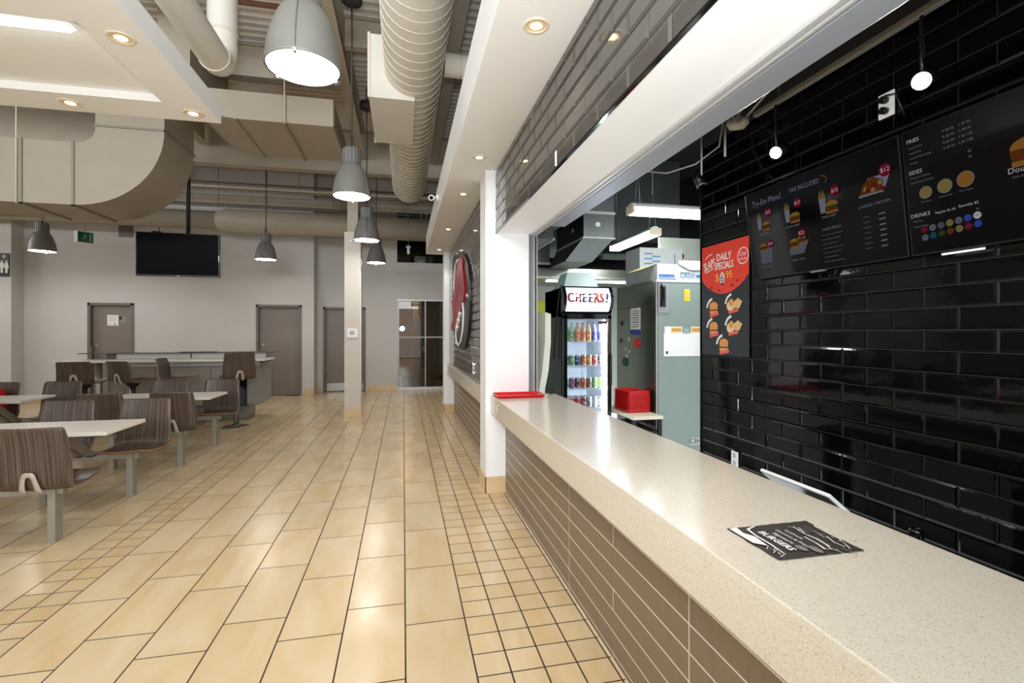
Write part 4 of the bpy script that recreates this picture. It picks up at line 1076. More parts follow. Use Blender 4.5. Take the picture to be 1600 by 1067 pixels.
MB(t.location).box(2.75, 7.2, 2.95, 4.4, 8.3, 4.29).build('duct_body', mat('dull_galvanised', (96, 100, 100), .5, metal=.7, var=.15, vscale=3), t)
MB(t.location).box(3.2, 7.185, 2.95, 3.23, 7.2, 4.29).box(2.75, 7.185, 3.42, 4.4, 7.2, 3.44).build('seam', M_galv, t)
t = thing('range_hood', 'wide stainless range hood across the back of the kitchen', 'range hood', (3.0, 7.8, 2.35))
MB(t.location).prism([(7.1, 2.34), (8.48, 2.34), (8.48, 2.7), (7.5, 2.7), (7.1, 2.48)], 1.3, 4.6, lambda a, b, h: (h, a, b)).build('canopy', M_stain, t)
MB(t.location).bbox(1.29, 7.07, 2.32, 4.61, 7.1, 2.36, .004).build('front_lip', M_steel, t)
MB(t.location).box(1.5, 7.3, 2.7, 2.0, 7.8, 2.73).box(2.7, 7.3, 2.7, 3.1, 7.8, 2.73).build('vent_slot', M_black, t)
for n, x in enumerate((2.6, 3.4)): MB(t.location).bbox(x-.35, 7.5, 2.325, x+.35, 7.62, 2.345, .004).build('hood_glint', emitter('hood_glint_glow', (250, 255, 250), 4) if 'hood_glint_glow' not in bpy.data.materials else bpy.data.materials['hood_glint_glow'], t)  # glowing strips stand in for the fluorescent reflection at the hood edge
t = thing('wall_notice', 'small yellow green notice on the pale kitchen back wall', 'notice', (2.33, 8.49, 1.95))
MB(t.location).box(2.2, 8.485, 1.82, 2.5, 8.498, 2.08).build('sheet', mat('lime_yellow', (206, 214, 60), .6), t)

# drinks cooler
CX0, CX1, CY, CD = 1.722, 2.30, 5.15, 5.85
t = thing('drinks_cooler', 'black glass door drinks cooler with a lit CHEERS! sign', 'cooler', ((CX0+CX1)/2, 5.5, 0))
o_ = t.location
c = MB(o_); c.box(CX0, CY+.05, .06, CX0+.045, CD, 2.0).box(CX1-.045, CY+.05, .06, CX1, CD, 2.0).box(CX0, CD-.04, .06, CX1, CD, 2.0).box(CX0, CY+.05, 1.68, CX1, CD, 2.0).box(CX0, CY+.05, .06, CX1, CD, .30)
c.build('cabinet', mat('satin_black_steel', (8, 8, 9), .3, spec=.15), t)
M_in = mat('cooler_liner', (226, 232, 240), .4)
c = MB(o_); c.box(CX0+.045, CD-.05, .3, CX1-.045, CD-.04, 1.68).box(CX0+.045, CY+.06, .3, CX0+.05, CD-.05, 1.68).box(CX1-.05, CY+.06, .3, CX1-.045, CD-.05, 1.68).box(CX0+.05, CY+.06, 1.672, CX1-.05, CD-.05, 1.68).box(CX0+.05, CY+.06, .3, CX1-.05, CD-.05, .306)
c.build('liner', M_in, t)
MB(o_).box(CX1-.075, CY+.075, .32, CX1-.052, CY+.1, 1.62).build('led_strip', emitter('led_glow', (232, 242, 255), 34), t)
d = MB(o_); d.bbox(CX0+.005, CY, .28, CX0+.05, CY+.045, 1.70, .004).bbox(CX1-.05, CY, .28, CX1-.005, CY+.045, 1.70, .004).bbox(CX0+.005, CY, 1.655, CX1-.005, CY+.045, 1.715, .004).bbox(CX0+.005, CY, .26, CX1-.005, CY+.045, .31, .004)
dr = d.build('door_frame', M_gblack, t)
MB(o_).box(CX0+.048, CY+.018, .31, CX1-.048, CY+.024, 1.656).build('glass_pane', M_clear, dr)
MB(o_).tube([(CX1-.02, CY-.002, .9), (CX1-.02, CY-.03, .92), (CX1-.02, CY-.03, 1.25), (CX1-.02, CY-.002, 1.27)], .008).build('door_handle', M_black, dr)
MB(o_).box(CX1-.16, CY+.012, 1.6, CX1-.055, CY+.017, 1.63).build('temperature_display', mat('display_dark_red', (70, 16, 16), .3), dr)
# bulging header with the sign
def bulge(f): return CY+.03-.075*math.sin(PI*min(max(f, 0), 1))
prof = [(CY+.06, 1.72)] + [(bulge(i/10), 1.72+.30*i/10) for i in range(11)] + [(CY+.06, 2.02)]
MB(o_).prism(prof, CX0-.004, CX1+.004, lambda a, b, h: (h, a, b)).build('header', M_gblack, t)
vs = []; n = 12
for i in range(n+1):
    f = .06+.88*i/n
    for x in (CX0+.03, CX1-.035): vs.append((x, bulge(f)-.003, 1.72+.30*f))
sg = MB(o_).add(vs, [(2*i, 2*i+1, 2*i+3, 2*i+2) for i in range(n)], 0, True); sgo = sg.build('sign_panel', emitter('sign_glow', (224, 226, 255), 1.15), t, fixn=False)
tx = MB(o_); xs = [-.216, -.127, -.058, .014, .085, .148, .21]
for ch, x, mi_, sz, rr in zip('CHEERS!', xs, (0, 0, 1, 1, 2, 2, 3), (.15, .14, .14, .14, .16, .145, .15), (.05, -.06, .05, -.04, .06, .0, -.2)):
    tv, tf = text_geo(ch)
    for off in (-.0085, -.004, 0, .004, .0085):
        pv = []
        for p in tv:
            a = (p.x*sz*math.cos(rr)-p.y*sz*math.sin(rr))*.72+x+off; b = p.x*sz*math.sin(rr)+p.y*sz*math.cos(rr)+.012
            f = .5+b/.30; pv.append(((CX0+CX1)/2+a, bulge(f)-.0055-.02*abs(off+.0086), 1.72+.30*f))
        tx.add(pv, tf, mi_)
tx.build('sign_lettering', [mat('letter_crimson', (140, 24, 40), .5), mat('letter_black', (30, 30, 34), .5), mat('letter_rust', (170, 60, 34), .5), mat('letter_navy', (40, 40, 70), .5)], sgo, fixn=False)
SH = [1.40, 1.127, .869, .65]
for z in SH:
    s_ = MB(o_); s_.box(CX0+.052, CY+.08, z-.012, CX1-.08, CY+.086, z-.001)
    for q in range(14): s_.box(CX0+.055+q*.034, CY+.085, z-.006, CX0+.059+q*.034, CD-.06, z-.002)
    s_.build('wire_shelf', M_white, t)
MB(o_).tube([(1.76, 5.4, 2.0), (1.74, 5.25, 2.03), (1.71, 5.25, 1.95), (1.70, 5.3, 1.7), (1.69, 5.4, 1.2)], .008).build('power_cable', M_rubber, t)
MB(o_).box(CX0+.02, CY+.1, 0, CX0+.08, CY+.16, .06).box(CX1-.08, CY+.1, 0, CX1-.02, CY+.16, .06).box(CX0+.02, CD-.1, 0, CX0+.08, CD-.04, .06).box(CX1-.08, CD-.1, 0, CX1-.02, CD-.04, .06).build('feet', M_black, t)

# cans and bottles
_cm = {}
def can_material(c):
    m, nt, b = newmat('can_print_%d_%d_%d' % c); N = nt.nodes; L = nt.links
    tc = N.new('ShaderNodeTexCoord'); oi = N.new('ShaderNodeObjectInfo'); ad = N.new('ShaderNodeVectorMath'); ad.operation = 'ADD'
    mu = N.new('ShaderNodeMath'); mu.operation = 'MULTIPLY'; mu.inputs[1].default_value = 9; L.new(oi.outputs['Random'], mu.inputs[0])
    n = N.new('ShaderNodeTexNoise'); n.inputs['Scale'].default_value = 34; n.inputs['Detail'].default_value = 1
    L.new(tc.outputs['Object'], ad.inputs[0]); L.new(mu.outputs[0], ad.inputs[1]); L.new(ad.outputs[0], n.inputs['Vector'])
    r = N.new('ShaderNodeValToRGB'); e = r.color_ramp.elements; k = srgb(c)
    e[0].position = .36; e[0].color = tuple(v*.45 for v in k[:3])+(1,); e[1].position = .46; e[1].color = k
    x = e.new(.56); x.color = k; x = e.new(.62); x.color = tuple(.6*v+.35 for v in k[:3])+(1,)
    L.new(n.outputs[0], r.inputs[0]); L.new(r.outputs[0], b.inputs['Base Color']); b.inputs['Roughness'].default_value = .3
    return m
def cmat(c):
    if c not in _cm: _cm[c] = can_material(c)
    return _cm[c]
M_lid = mat('can_lid', (200, 202, 206), .3, metal=1)
_can = {}
def can(c, x, y, z, label, grp):
    t = thing('soda_can', label, 'can', (x, y, z), group=grp)
    if c not in _can:
        _can[c] = (MB().lathe([(.0325, .012), (.033, .016), (.033, .106), (.032, .110)], n=18).mesh('can_body', cmat(c)),
                   MB().lathe([(.0, .002), (.024, .0), (.0325, .012)], n=18).lathe([(.032, .110), (.0285, .119), (.0275, .122), (.026, .1185), (0, .1185)], n=18).mesh('lid', M_lid))
    a, b = _can[c]; instance('can_body', a, t, (0, 0, 0)); instance('lid', b, t, (0, 0, 0))
ORD = ['first', 'second', 'third', 'fourth', 'fifth', 'sixth', 'seventh', 'eighth']
rows = [(1, 'second', [((92, 98, 96), 'grey green'), ((120, 150, 96), 'pale green'), ((58, 80, 140), 'blue and white'), ((222, 120, 40), 'orange'), ((214, 150, 60), 'amber'), ((196, 30, 40), 'red'), ((52, 74, 96), 'dark blue')]),
        (2, 'third', [((24, 130, 84), 'green'), ((150, 76, 120), 'mauve'), ((82, 26, 44), 'dark maroon'), ((222, 92, 30), 'bright orange'), ((110, 66, 40), 'brown'), ((110, 190, 40), 'lime green'), ((150, 206, 50), 'yellow lime')]),
        (3, 'bottom', [((150, 30, 44), 'dark red'), ((196, 24, 40), 'red'), ((186, 26, 50), 'crimson'), ((160, 30, 60), 'deep crimson'), ((190, 192, 198), 'silver'), ((206, 208, 212), 'pale silver'), ((170, 150, 156), 'silver and red')])]
for si, nm, lst in rows:
    for q, (c, cn) in enumerate(lst):
        can(c, 1.807+q*.0682, 5.29, SH[si], '%s soda can, %s cooler shelf, front row, %s from the left' % (cn, nm, ORD[q]), 'cans in the drinks cooler')
        if si == 3: can(c, 1.807+q*.0682, 5.37, SH[si], '%s soda can, bottom cooler shelf, back row, %s from the left' % (cn, ORD[q]), 'cans in the drinks cooler')
def bottle(c, x, label, liquid):
    t = thing('soda_bottle', label, 'bottle', (x, 5.29, SH[0]), group='bottles in the drinks cooler')
    MB().lathe([(0, .0), (.028, .002), (.031, .012), (.031, .12), (.026, .15), (.013, .185), (.012, .205)], n=18).build('bottle_body', liquid, t)
    MB().lathe([(.0316, .018), (.0316, .112)], n=18).build('bottle_label', cmat(c), t)
    MB().cyl((0, 0, .203), (0, 0, .218), .0145, n=14).build('cap', cmat(c), t)
for q, (c, cn) in enumerate([((96, 150, 86), 'pale green'), ((120, 160, 100), 'sage green'), ((220, 110, 40), 'orange'), ((232, 120, 70), 'coral orange'), ((226, 140, 50), 'amber orange'), ((110, 100, 200), 'violet'), ((84, 80, 190), 'blue violet')]):
    bottle(c, 1.806+q*.067, '%s soda bottle on the top shelf of the drinks cooler, %s from the left' % (cn, ORD[q]), mat('bottle_clear_%d' % q, tuple(int(.5*v+110) for v in c), .1))

# translucent plastic bin on the cooler
t = thing('plastic_bin', 'translucent pale plastic bin upside down on top of the drinks cooler', 'bin', (1.99, 5.5, 2.02))
k = MB(t.location); loft(k, (1.79, 5.32, 2.21, 5.7), 2.021, (1.85, 5.38, 2.15, 5.64), 2.2); k.bbox(1.775, 5.305, 2.02, 2.225, 5.715, 2.035, .004)
k.build('bin_body', mat('pale_translucent_plastic', (176, 194, 194), .35), t)

# foam board leaning beside the cooler
t = thing('foam_board', 'off-white foam board leaning on the black side of the drinks cooler', 'board', (1.5, 5.3, 0))
MB(t.location).prism([(1.30, 0), (1.345, 0), (1.46, .85), (1.51, 1.1), (1.535, 1.4), (1.535, 1.7), (1.475, 1.72), (1.47, 1.4), (1.44, 1.1), (1.40, .85)], 5.0, 5.5, lambda a, b, h: (a, h, b)).build('board', mat('off_white_foam', (222, 220, 206), .7, var=.05, vscale=6), t)
t = thing('tape_roll', 'dark roll of tape standing at the far end of the counter', 'tape roll', (1.37, 4.45, .921))
MB().lathe([(.016, -.012), (.03, -.012), (.03, .012), (.016, .012), (.016, -.012)], n=24, M=Matrix.Translation((0, 0, .03)) @ Matrix.Rotation(PI/2, 4, 'X')).build('tape', M_rubber, t)

# upright stainless fridge
FX, FY = 2.68, 4.84
t = thing('steel_fridge', 'tall stainless fridge with magnets and notes on its side', 'fridge', (3.05, 5.3, 0))
M_green = mat('fridge_front_grey', (132, 146, 140), .35, metal=.35, var=.04, vscale=3)
k = MB(t.location); k.bbox(FX, FY+.05, .1, 3.55, 5.85, 2.075, .006); k.box(FX+.02, FY+.08, 0, 3.53, 5.83, .1); k.build('cabinet', M_stain, t)
fd = MB(t.location).bbox(FX+.02, FY, .12, 3.55, FY+.055, 2.05, .006).build('door', M_green, t)
MB(t.location).bbox(FX, FY+.01, .1, FX+.022, FY+.06, 2.06, .004).build('door_edge', M_steel, fd)
MB(t.location).bbox(FX-.005, FY-.005, 2.05, 3.56, FY+.07, 2.078, .004).build('top_trim', M_alum_l, t)
hd_ = MB(t.location); hd_.box(FX+.02, FY-.008, 1.72, FX+.145, FY, 2.03); hd_.build('handle_plate', M_alum, fd)
MB(t.location).box(FX+.035, FY-.01, 1.78, FX+.105, FY-.008, 2.01).build('handle_recess', M_black, fd)
MB(t.location).tube([(FX+.05, FY-.01, 2.03), (FX+.08, FY-.03, 1.98), (FX+.075, FY-.03, 1.85), (FX+.05, FY-.012, 1.8)], .012).build('door_handle', M_black, fd)
Mx = frame_negy(0, FY-.003, 0)
NM = [M_paper, mat('note_cream', (224, 206, 170), .7), mat('note_wheat', (206, 150, 60), .7), mat('note_blue_grey', (150, 170, 180), .7), mat('tag_yellow', (226, 206, 40), .6), M_black, mat('sticker_grey', (176, 180, 178), .6)]
nt_ = None
def fr(x0, z0, x1, z1, mi_, z=0.): nt_.rect(x0, z0, x1, z1, Mx, z, mi_)
def sheet_(name):
    global nt_
    if nt_ is not None and nt_.f: nt_.build(nt_.nm, NM, fd, fixn=False)
    nt_ = MB(t.location); nt_.nm = name
sheet_('white_sheet'); fr(2.765, 1.245, 3.23, 1.5, 0); fr(2.79, 1.27, 2.815, 1.3, 5, .001)
sheet_('note'); fr(2.775, 1.49, 2.85, 1.57, 0, .0005)
sheet_('photo_note'); fr(2.845, 1.5, 2.99, 1.57, 1, .001); fr(2.86, 1.515, 2.975, 1.55, 2, .0015)
sheet_('note'); fr(3.0, 1.49, 3.07, 1.55, 3, .0008)
sheet_('photo_note'); fr(3.09, 1.5, 3.23, 1.57, 1, .001); fr(3.105, 1.515, 3.215, 1.55, 2, .0015)
sheet_('yellow_tag'); fr(3.013, 1.85, 3.083, 1.978, 4)
for q in range(4): fr(3.02, 1.87+.025*q, 3.07, 1.878+.025*q, 2, .001)
sheet_('sticker'); fr(3.08, .262, 3.21, .348, 6); nt_.text('C3H', Mx, .075, 3.145, .305, .001, 5)
sheet_('end')
MB(t.location).box(3.0, FY-.02, .12, 3.12, FY, .2).cyl((3.06, FY-.02, .17), (3.06, FY-.05, .17), .02).build('lock_plate', M_chrome, fd)
Mx = frame_negx(FX-.002, 0, 0)
SM = [M_paper, mat('note_blue', (50, 70, 150), .6), mat('note_ink', (70, 70, 72), .7), M_red, mat('magnet_green', (10, 80, 52), .5), M_alum_l]
sd = MB(t.location)
def sr(y0, z0, y1, z1, mi_, z=0.): sd.rect(-y1, z0, -y0, z1, Mx, z, mi_)
sr(5.2, 1.48, 5.465, 1.794, 0); sr(5.2, 1.48, 5.465, 1.54, 1, .001)
for q in range(8): sr(5.23, 1.57+.026*q, 5.42-.05*(q % 2), 1.578+.026*q, 2, .001)
sd.build('notice_sheet', SM, t, fixn=False)
for (y, z, r, ry, mi_, n) in ((5.29, 1.38, .08, .055, 3, 7), (5.6, 1.144, .07, .06, 4, 9), (5.55, 1.22, .03, .03, 5, 12), (5.5, 1.27, .02, .02, 5, 12), (5.58, 1.3, .02, .02, 5, 12), (5.7, 1.62, .03, .03, 2, 12), (5.72, 1.4, .025, .025, 2, 12), (5.5, 1.42, .025, .025, 5, 12)):
    MB(t.location).prism([(y+r*math.cos(2*PI*i/n), z+ry*math.sin(2*PI*i/n)) for i in range(n)], FX-.012, FX-.0005, lambda a, b, h: (h, a, b)).build('magnet', SM[mi_], t)
MB(t.location).box(FX-.003, FY+.1, 1.795, FX, 5.84, 1.802).build('panel_seam', M_canopy, t)
# boxes on the fridge
M_card = mat('white_cardboard', (158, 162, 163), .7); M_flap = mat('cream_cardboard', (228, 208, 150), .7); M_bprint = mat('box_blue_print', (60, 96, 146), .7); M_btext = mat('box_dark_print', (50, 84, 140), .7)
t = thing('cardboard_box', 'open white cardboard box printed CRISP on top of the fridge', 'box', (3.1, 5.1, 2.078))
MB(t.location).box(2.72, 4.9, 2.079, 3.42, 5.35, 2.26).build('carton', M_card, t)
fl = MB(t.location); fl.add([(2.72, 4.95, 2.26), (2.72, 5.35, 2.26), (2.56, 5.3, 2.20), (2.56, 4.98, 2.20)], [(0, 1, 2, 3)]); fl.add([(2.72, 4.95, 2.258), (2.72, 5.35, 2.258), (2.56, 5.3, 2.196), (2.56, 4.98, 2.196)], [(3, 2, 1, 0)]); fl.build('flap', M_flap, t, 'cream coloured flap', fixn=False)
f2 = MB(t.location); f2.prism([(2.98, 2.262), (3.12, 2.20), (3.42, 2.21), (3.42, 2.30), (2.98, 2.30)], 4.885, 4.895, lambda a, b, h: (a, h, b)); f2.build('flap', M_paper, t)
s = MB(t.location); Mx = frame_negy(0, 4.898, 0)
s.text('CRISP', Mx, .075, 3.09, 2.135, 0, 1); s.rect(3.2, 2.115, 3.40, 2.15, Mx, 0, 0); s.rect(2.74, 2.115, 2.93, 2.145, Mx, 0, 0); s.rect(2.74, 2.09, 2.95, 2.1, Mx, 0, 0); s.rect(3.0, 2.16, 3.12, 2.172, Mx, 0, 2); s.disc(3.33, 2.19, .02, Mx, 0, 2, 4)
s.text('FRIES', Mx, .04, 2.83, 2.13, .001, 1)
s.build('box_print', [M_bprint, M_btext, mat('box_green_print', (70, 110, 90), .7)], t)
t = thing('cardboard_box', 'white cardboard box stacked behind the open CRISP box', 'box', (3.05, 5.6, 2.078))
MB(t.location).box(2.78, 5.42, 2.079, 3.35, 5.8, 2.53).build('carton', M_card, t)
s = MB(t.location); Mx = frame_negy(0, 5.418, 0)
for q in range(5): s.rect(2.84+.1*(q % 2), 2.33+.03*q, 2.95+.1*(q % 2), 2.345+.03*q, Mx, 0, 0)
s.build('box_print', [M_bprint, M_canopy], t)
MB(t.location).rect(3.24, 2.24, 3.25, 2.46, Mx).build('tape_mark', M_canopy, t)
t = thing('wall_fan', 'small round dark vent on the pale board behind the boxes', 'vent', (3.75, 6.05, 2.52))
MB(t.location).box(3.4, 6.06, 0, 4.2, 6.1, 2.8).build('board', M_pale, t)
MB(t.location).cyl((3.72, 6.06, 2.55), (3.72, 6.04, 2.55), .04).build('vent_hole', M_black, t)

# little table with the stack of red trays between cooler and fridge
t = thing('side_table', 'small cream topped side table on dark legs between cooler and fridge', 'table', (2.47, 5.0, 0))
MB(t.location).bbox(2.315, 4.66, .595, 2.665, 5.5, .632, .012).build('tabletop', mat('cream_laminate', (222, 214, 190), .4), t)
for (x, y) in ((2.345, 4.70), (2.635, 4.70), (2.345, 5.45), (2.635, 5.45)): MB(t.location).box(x-.02, y-.02, 0, x+.02, y+.02, .596).build('leg', M_rubber, t)
for z in (.15, .3, .45): MB(t.location).box(2.335, 4.69, z, 2.645, 5.46, z+.015).build('shelf', M_rubber, t)
ORD2 = ORD + ['ninth', 'tenth', 'eleventh']
for q in range(12):
    tray('basket_tray', ('topmost red tray of the stack on the small side table' if q == 11 else 'lowest red tray of the stack, resting on the small side table' if q == 0 else '%s red tray from the bottom of the stack on the small side table' % ORD2[q]), (2.50, 5.06, .6335+.0185*q), .03, .29-.0006*q, .36, 'stacked red trays', .026)

# point of sale terminal and shaker behind the counter
t = thing('sales_terminal', 'white framed grey point of sale screen tilted behind the counter', 'terminal', (1.72, 1.8, 0))
a, b = Vector((1.65, 0, .855)), Vector((1.84, 0, .70)); e = (b-a); l = e.length; e.normalize(); nrm = Vector((-e.z, 0, e.x))*-1
Mt = Matrix(((0, e.x, nrm.x, a.x), (-1, 0, 0, 1.815), (0, e.z, nrm.z, a.z), (0, 0, 0, 1)))
MB(t.location).bbox(-.193, 0, -.008, .193, l, .008, .005, M=Mt).build('frame', M_white, t)
MB(t.location).box(-.184, .007, -.0095, .184, l-.008, .0095, M=Mt).build('display', mat('pale_grey_display', (104, 104, 102), .2), t)
MB(t.location).box(1.7, 1.7, 0, 1.86, 1.95, .68).build('stand', M_canopy, t)
t = thing('work_shelf', 'dark under-counter work shelf behind the serving counter', 'shelf', (1.55, 1.5, 0))
MB(t.location).box(1.42, .2, .70, 1.69, 3.4, .73).build('shelf_board', M_canopy, t)
for y in (.3, 1.55, 3.3): MB(t.location).box(1.43, y-.02, 0, 1.68, y+.02, .70).build('leg', M_canopy, t)
t = thing('pepper_shaker', 'small dark metal shaker standing behind the counter near the terminal', 'shaker', (1.63, 1.27, .731))
MB().lathe([(0, 0), (.019, 0), (.02, .01), (.019, .10), (.018, .103)], n=20).build('shaker_body', mat('dark_glass', (26, 26, 28), .15), t)
MB().lathe([(.0195, .10), (.0205, .104), (.0205, .125), (.018, .131), (.012, .131), (.01, .127), (0, .127)], n=20).build('cap', mat('dark_chrome', (70, 70, 72), .2, metal=1), t)

# ================================================================ WALL LOGO
t = thing('wall_logo', 'red and white logo on a black cut-out panel on the brick wall', 'sign', (.84, 7.3, 2.0))
Ml = frame_negx(.835, 7.3, 2.0)
bl = [(-1.08, .77), (-.63, .76), (.25, .66), (.62, .56), (.96, .39), (1.14, .17), (1.14, -.09), (1.08, -.32), (.96, -.51), (.62, -.71), (.09, -.75), (-.44, -.68), (-.93, -.46), (-1.08, -.08)]
MB(t.location).prism(bl, 0, .02, lambda a, b, h: tuple(Ml @ Vector((a, b, h-.005)))).build('backing_panel', mat('logo_black', (16, 15, 15), .4), t)
rd = [(.4, .58), (.62, .49), (.55, .41), (.69, .27), (.8, .08), (.69, -.06), (.4, -.06), (.4, -.17), (-.08, -.28), (-.44, -.44), (-.93, -.46), (-1.04, -.39), (-.73, -.27), (-.93, .04), (-.59, .06), (-.44, .36), (-.08, .47), (.01, .58)]
MB(t.location).prism(rd, 0, .03, lambda a, b, h: tuple(Ml @ Vector((a, b, h+.014)))).build('red_shape', mat('logo_red', (150, 30, 38), .35), t)
dl = MB(t.location); z = .046
for st in ([(.2, .5), (.3, .3), (.2, .05)], [(-.3, .3), (-.1, .05), (-.5, -.1)], [(.5, .35), (.45, .15), (.6, .02)], [(-.1, .4), (.05, .2), (-.1, -.1)]): dl.stroke(st, .035, Ml, z)
dl.build('shape_lines', mat('logo_dark_red', (110, 20, 30), .5), t)
wl = MB(t.location)
w1 = [(.09, .58), (-.22, .6), (-.4, .56), (-.59, .44), (-.67, .28), (-.59, .1)]; w2 = [(.55, -.08), (.62, -.23), (.55, -.45), (.33, -.61), (.01, -.69), (-.29, -.64), (-.4, -.48), (-.22, -.36), (.28, -.18)]
for w_ in (w1, w2):
    wl.tube([tuple(Ml @ Vector((a, b, .03))) for a, b in w_], .014, n=8)
wl.build('white_outline', M_white, t)
for q, (a, b) in enumerate(((.2, -.24), (.0, -.33), (-.2, -.43))): MB(t.location).bbox(-.07, -.028, .0, .07, .028, .045, .01, M=Ml @ Matrix.Translation((a, b, .01)) @ Matrix.Rotation(.45, 4, 'Z')).build('white_tooth', M_white, t)
for (a, b) in ((-.9, -.02), (.98, -.02), (-.2, .72)): MB(t.location).cyl(tuple(Ml @ Vector((a, b, 0))), tuple(Ml @ Vector((a, b, .04))), .03, n=12).build('stand_off', M_chrome, t)
t = thing('wall_notice', 'small framed black notice low on the brick wall above the ledge', 'notice', (.84, 6.1, 1.05))
MB(t.location).box(.832, 6.0, .98, .845, 6.22, 1.14).build('frame', M_chrome, t)
MB(t.location).box(.829, 6.02, .995, .833, 6.2, 1.125).build('notice_face', M_black, t)

# ================================================================ SEATING
def shell_mesh(hb=1.0):
    """moulded plywood seat and back in one sheet, facing +Y, with the slot for the bracket"""
    prof = [(.245, .050, .165), (.238, .047, .185), (.20, .036, .200), (.12, .022, .212), (.03, .013, .220), (-.06, .012, .225), (-.13, .014, .227), (-.175, .024, .228), (-.198, .055, .229), (-.204, .10, .229),
            (-.207, .16, .228), (-.213, .11+.12*hb, .225), (-.224, .11+.21*hb, .219), (-.240, .11+.29*hb, .214), (-.252, .11+.335*hb, .207), (-.255, .11+.35*hb, .190)]
    NX = 14; vs = []; fs = []
    for j, (y, z, hw) in enumerate(prof):
        back = min(1, max(0, (j-6)/4))
        for i in range(NX+1):
            q = 2*i/NX-1; q = math.copysign(abs(q)**1.0, q)
            vs.append((hw*q, y - back*.032*(1-q*q) + back*.012, z + (1-back)*.010*q*q))
    for j in range(len(prof)-1):
        for i in range(NX):
            k = j*(NX+1)+i; fs.append((k, k+1, k+NX+2, k+NX+1))
    return MB().add(vs, fs, 0, True).mesh('seat_shell', [M_wood, M_edge])
M_bracket = mat('cast_bracket_grey', (190, 184, 174), .45, metal=.15)
def add_shell(t, hb=1.0, z=0):
    o = bpy.data.objects.new('seat_shell', shell_mesh(hb)); C.objects.link(o); o.parent = t; o.location = (0, 0, z)
    s = o.modifiers.new('thickness', 'SOLIDIFY'); s.thickness = .012; s.offset = 0; s.material_offset_rim = 1
    rows = [(-.186, .003, .064, .030), (-.214, .014, .064, .030), (-.230, .04, .061, .028), (-.237, .07, .055, .025), (-.242, .10, .048, .020), (-.2445, .118, .044, .015), (-.2455, .126, .042, .008),
            (-.2475, .142, .037, .008), (-.249, .152, .030, .007), (-.2495, .158, .018, .006)]
    vs = []; fs = []
    for y, q, o_, i_ in rows:
        for x in (-o_, -i_, i_, o_): vs.append((x, y+.6*x*x, q))
    for k in range(len(rows)-1):
        for c_ in range(3):
            if c_ == 1 and k < 6: continue
            fs.append((4*k+c_, 4*k+c_+1, 4*k+c_+5, 4*k+c_+4))
    br = bpy.data.objects.new('bracket', MB().add(vs, fs, 0, True).mesh('bracket', M_bracket)); C.objects.link(br); br.parent = t; br.location = (0, 0, z)
    so = br.modifiers.new('thickness', 'SOLIDIFY'); so.thickness = .007; so.offset = 0
    return t
BZ = .4008
def chair_first():
    t = thing('fixed_chair', 'x', 'chair', (0, 0, BZ), group='wood laminate chairs fixed to the white tables')
    add_shell(t)
    MB().box(-.08, -.06, .0, .08, .06, .006).build('mounting_plate', M_seatsteel, t)
    return t
def table_unit(label):
    t = thing('fixed_table', label, 'table', (0, 0, 0), group='white tables with fixed steel seat frames')
    MB().bbox(-.565, -.295, .712, .565, .295, .742, .004).build('tabletop', M_laminate, t)
    for y in (-.47, .55):
        MB().bbox(-.42, y-.03, .345, .40, y+.03, .40, .004).build('seat_beam', M_seatsteel, t)
        for x in (-.335, .335):
            MB().bbox(x-.025, y-.043, .0, x+.025, y+.043, .40, .004).box(x-.026, y-.044, 0, x+.026, y+.044, .006).build('post', M_seatsteel, t)
        for x in (-.045, .045):
            s = 1 if y > 0 else -1
            m = MB(); y1 = s*.06; 
            m.add([(x-.03, y-.02*s, .40), (x+.03, y-.02*s, .40), (x+.03, y-.10*s, .40), (x-.03, y-.10*s, .40), (x-.03, y1, .712), (x+.03, y1, .712), (x+.03, y1-.09*s, .712), (x-.03, y1-.09*s, .712)], [(0,1,2,3),(4,5,6,7),(0,1,5,4),(1,2,6,5),(2,3,7,6),(3,0,4,7)])
            m.add([(x-.03, y-.02*s, .39), (x+.03, y-.02*s, .39), (x+.03, y-.10*s, .39), (x-.03, y-.10*s, .39)], [(0,1,2,3)])
            m.build('support_arm', M_seatsteel, t)
    MB().box(-.3, -.12, .695, .2, .12, .713).build('mounting_plate', M_seatsteel, t)
    return t
U1, U2, U3 = (-2.785, 4.63), (-2.785, 6.69), (-4.74, 6.81)
tb = table_unit('white rectangular fixed table nearest the camera, with the closest chair in front'); tb.location = (*U1, 0)
dup(tb, (*U2, 0), 0, 'white rectangular fixed table in the middle, in front of the bar end')
dup(tb, (*U3, 0), 0, 'white rectangular fixed table at the left edge, with a red bag behind it')
ch = chair_first(); first = True
def place(u, dx, back, label):
    global first
    loc = (u[0]+dx, u[1]+(.55 if back else -.47), BZ); rz = PI if back else 0
    if first: ch.location = loc; ch.rotation_euler = (0, 0, rz); ch['label'] = label; first = False
    else: dup(ch, loc, rz, label)
place(U1, .325, False, 'large wood laminate chair in the foreground, seen from behind at the nearest white table')
place(U1, .345, True, 'wood laminate chair on the far right side of the nearest white table, facing the camera')
place(U1, -.30, True, 'wood laminate chair on the far left side of the nearest white table, facing the camera')
place(U2, .335, False, 'wood laminate chair seen from behind, near right side of the middle white table')
place(U2, -.34, False, 'wood laminate chair seen from behind, near left side of the middle white table')
place(U2, .345, True, 'wood laminate chair facing the camera at the far right side of the middle white table')
place(U2, -.30, True, 'wood laminate chair mostly hidden, far left side of the middle white table')
place(U3, .36, True, 'wood laminate chair facing the camera behind the white table at the left edge')
place(U3, -.33, True, 'wood laminate chair cut by the left picture edge with a red bag on it')
place(U1, -.335, False, 'wood laminate chair seen from behind, near left side of the nearest white table')
place(U3, .335, False, 'wood laminate chair seen from behind, near right side of the table with the red bag')
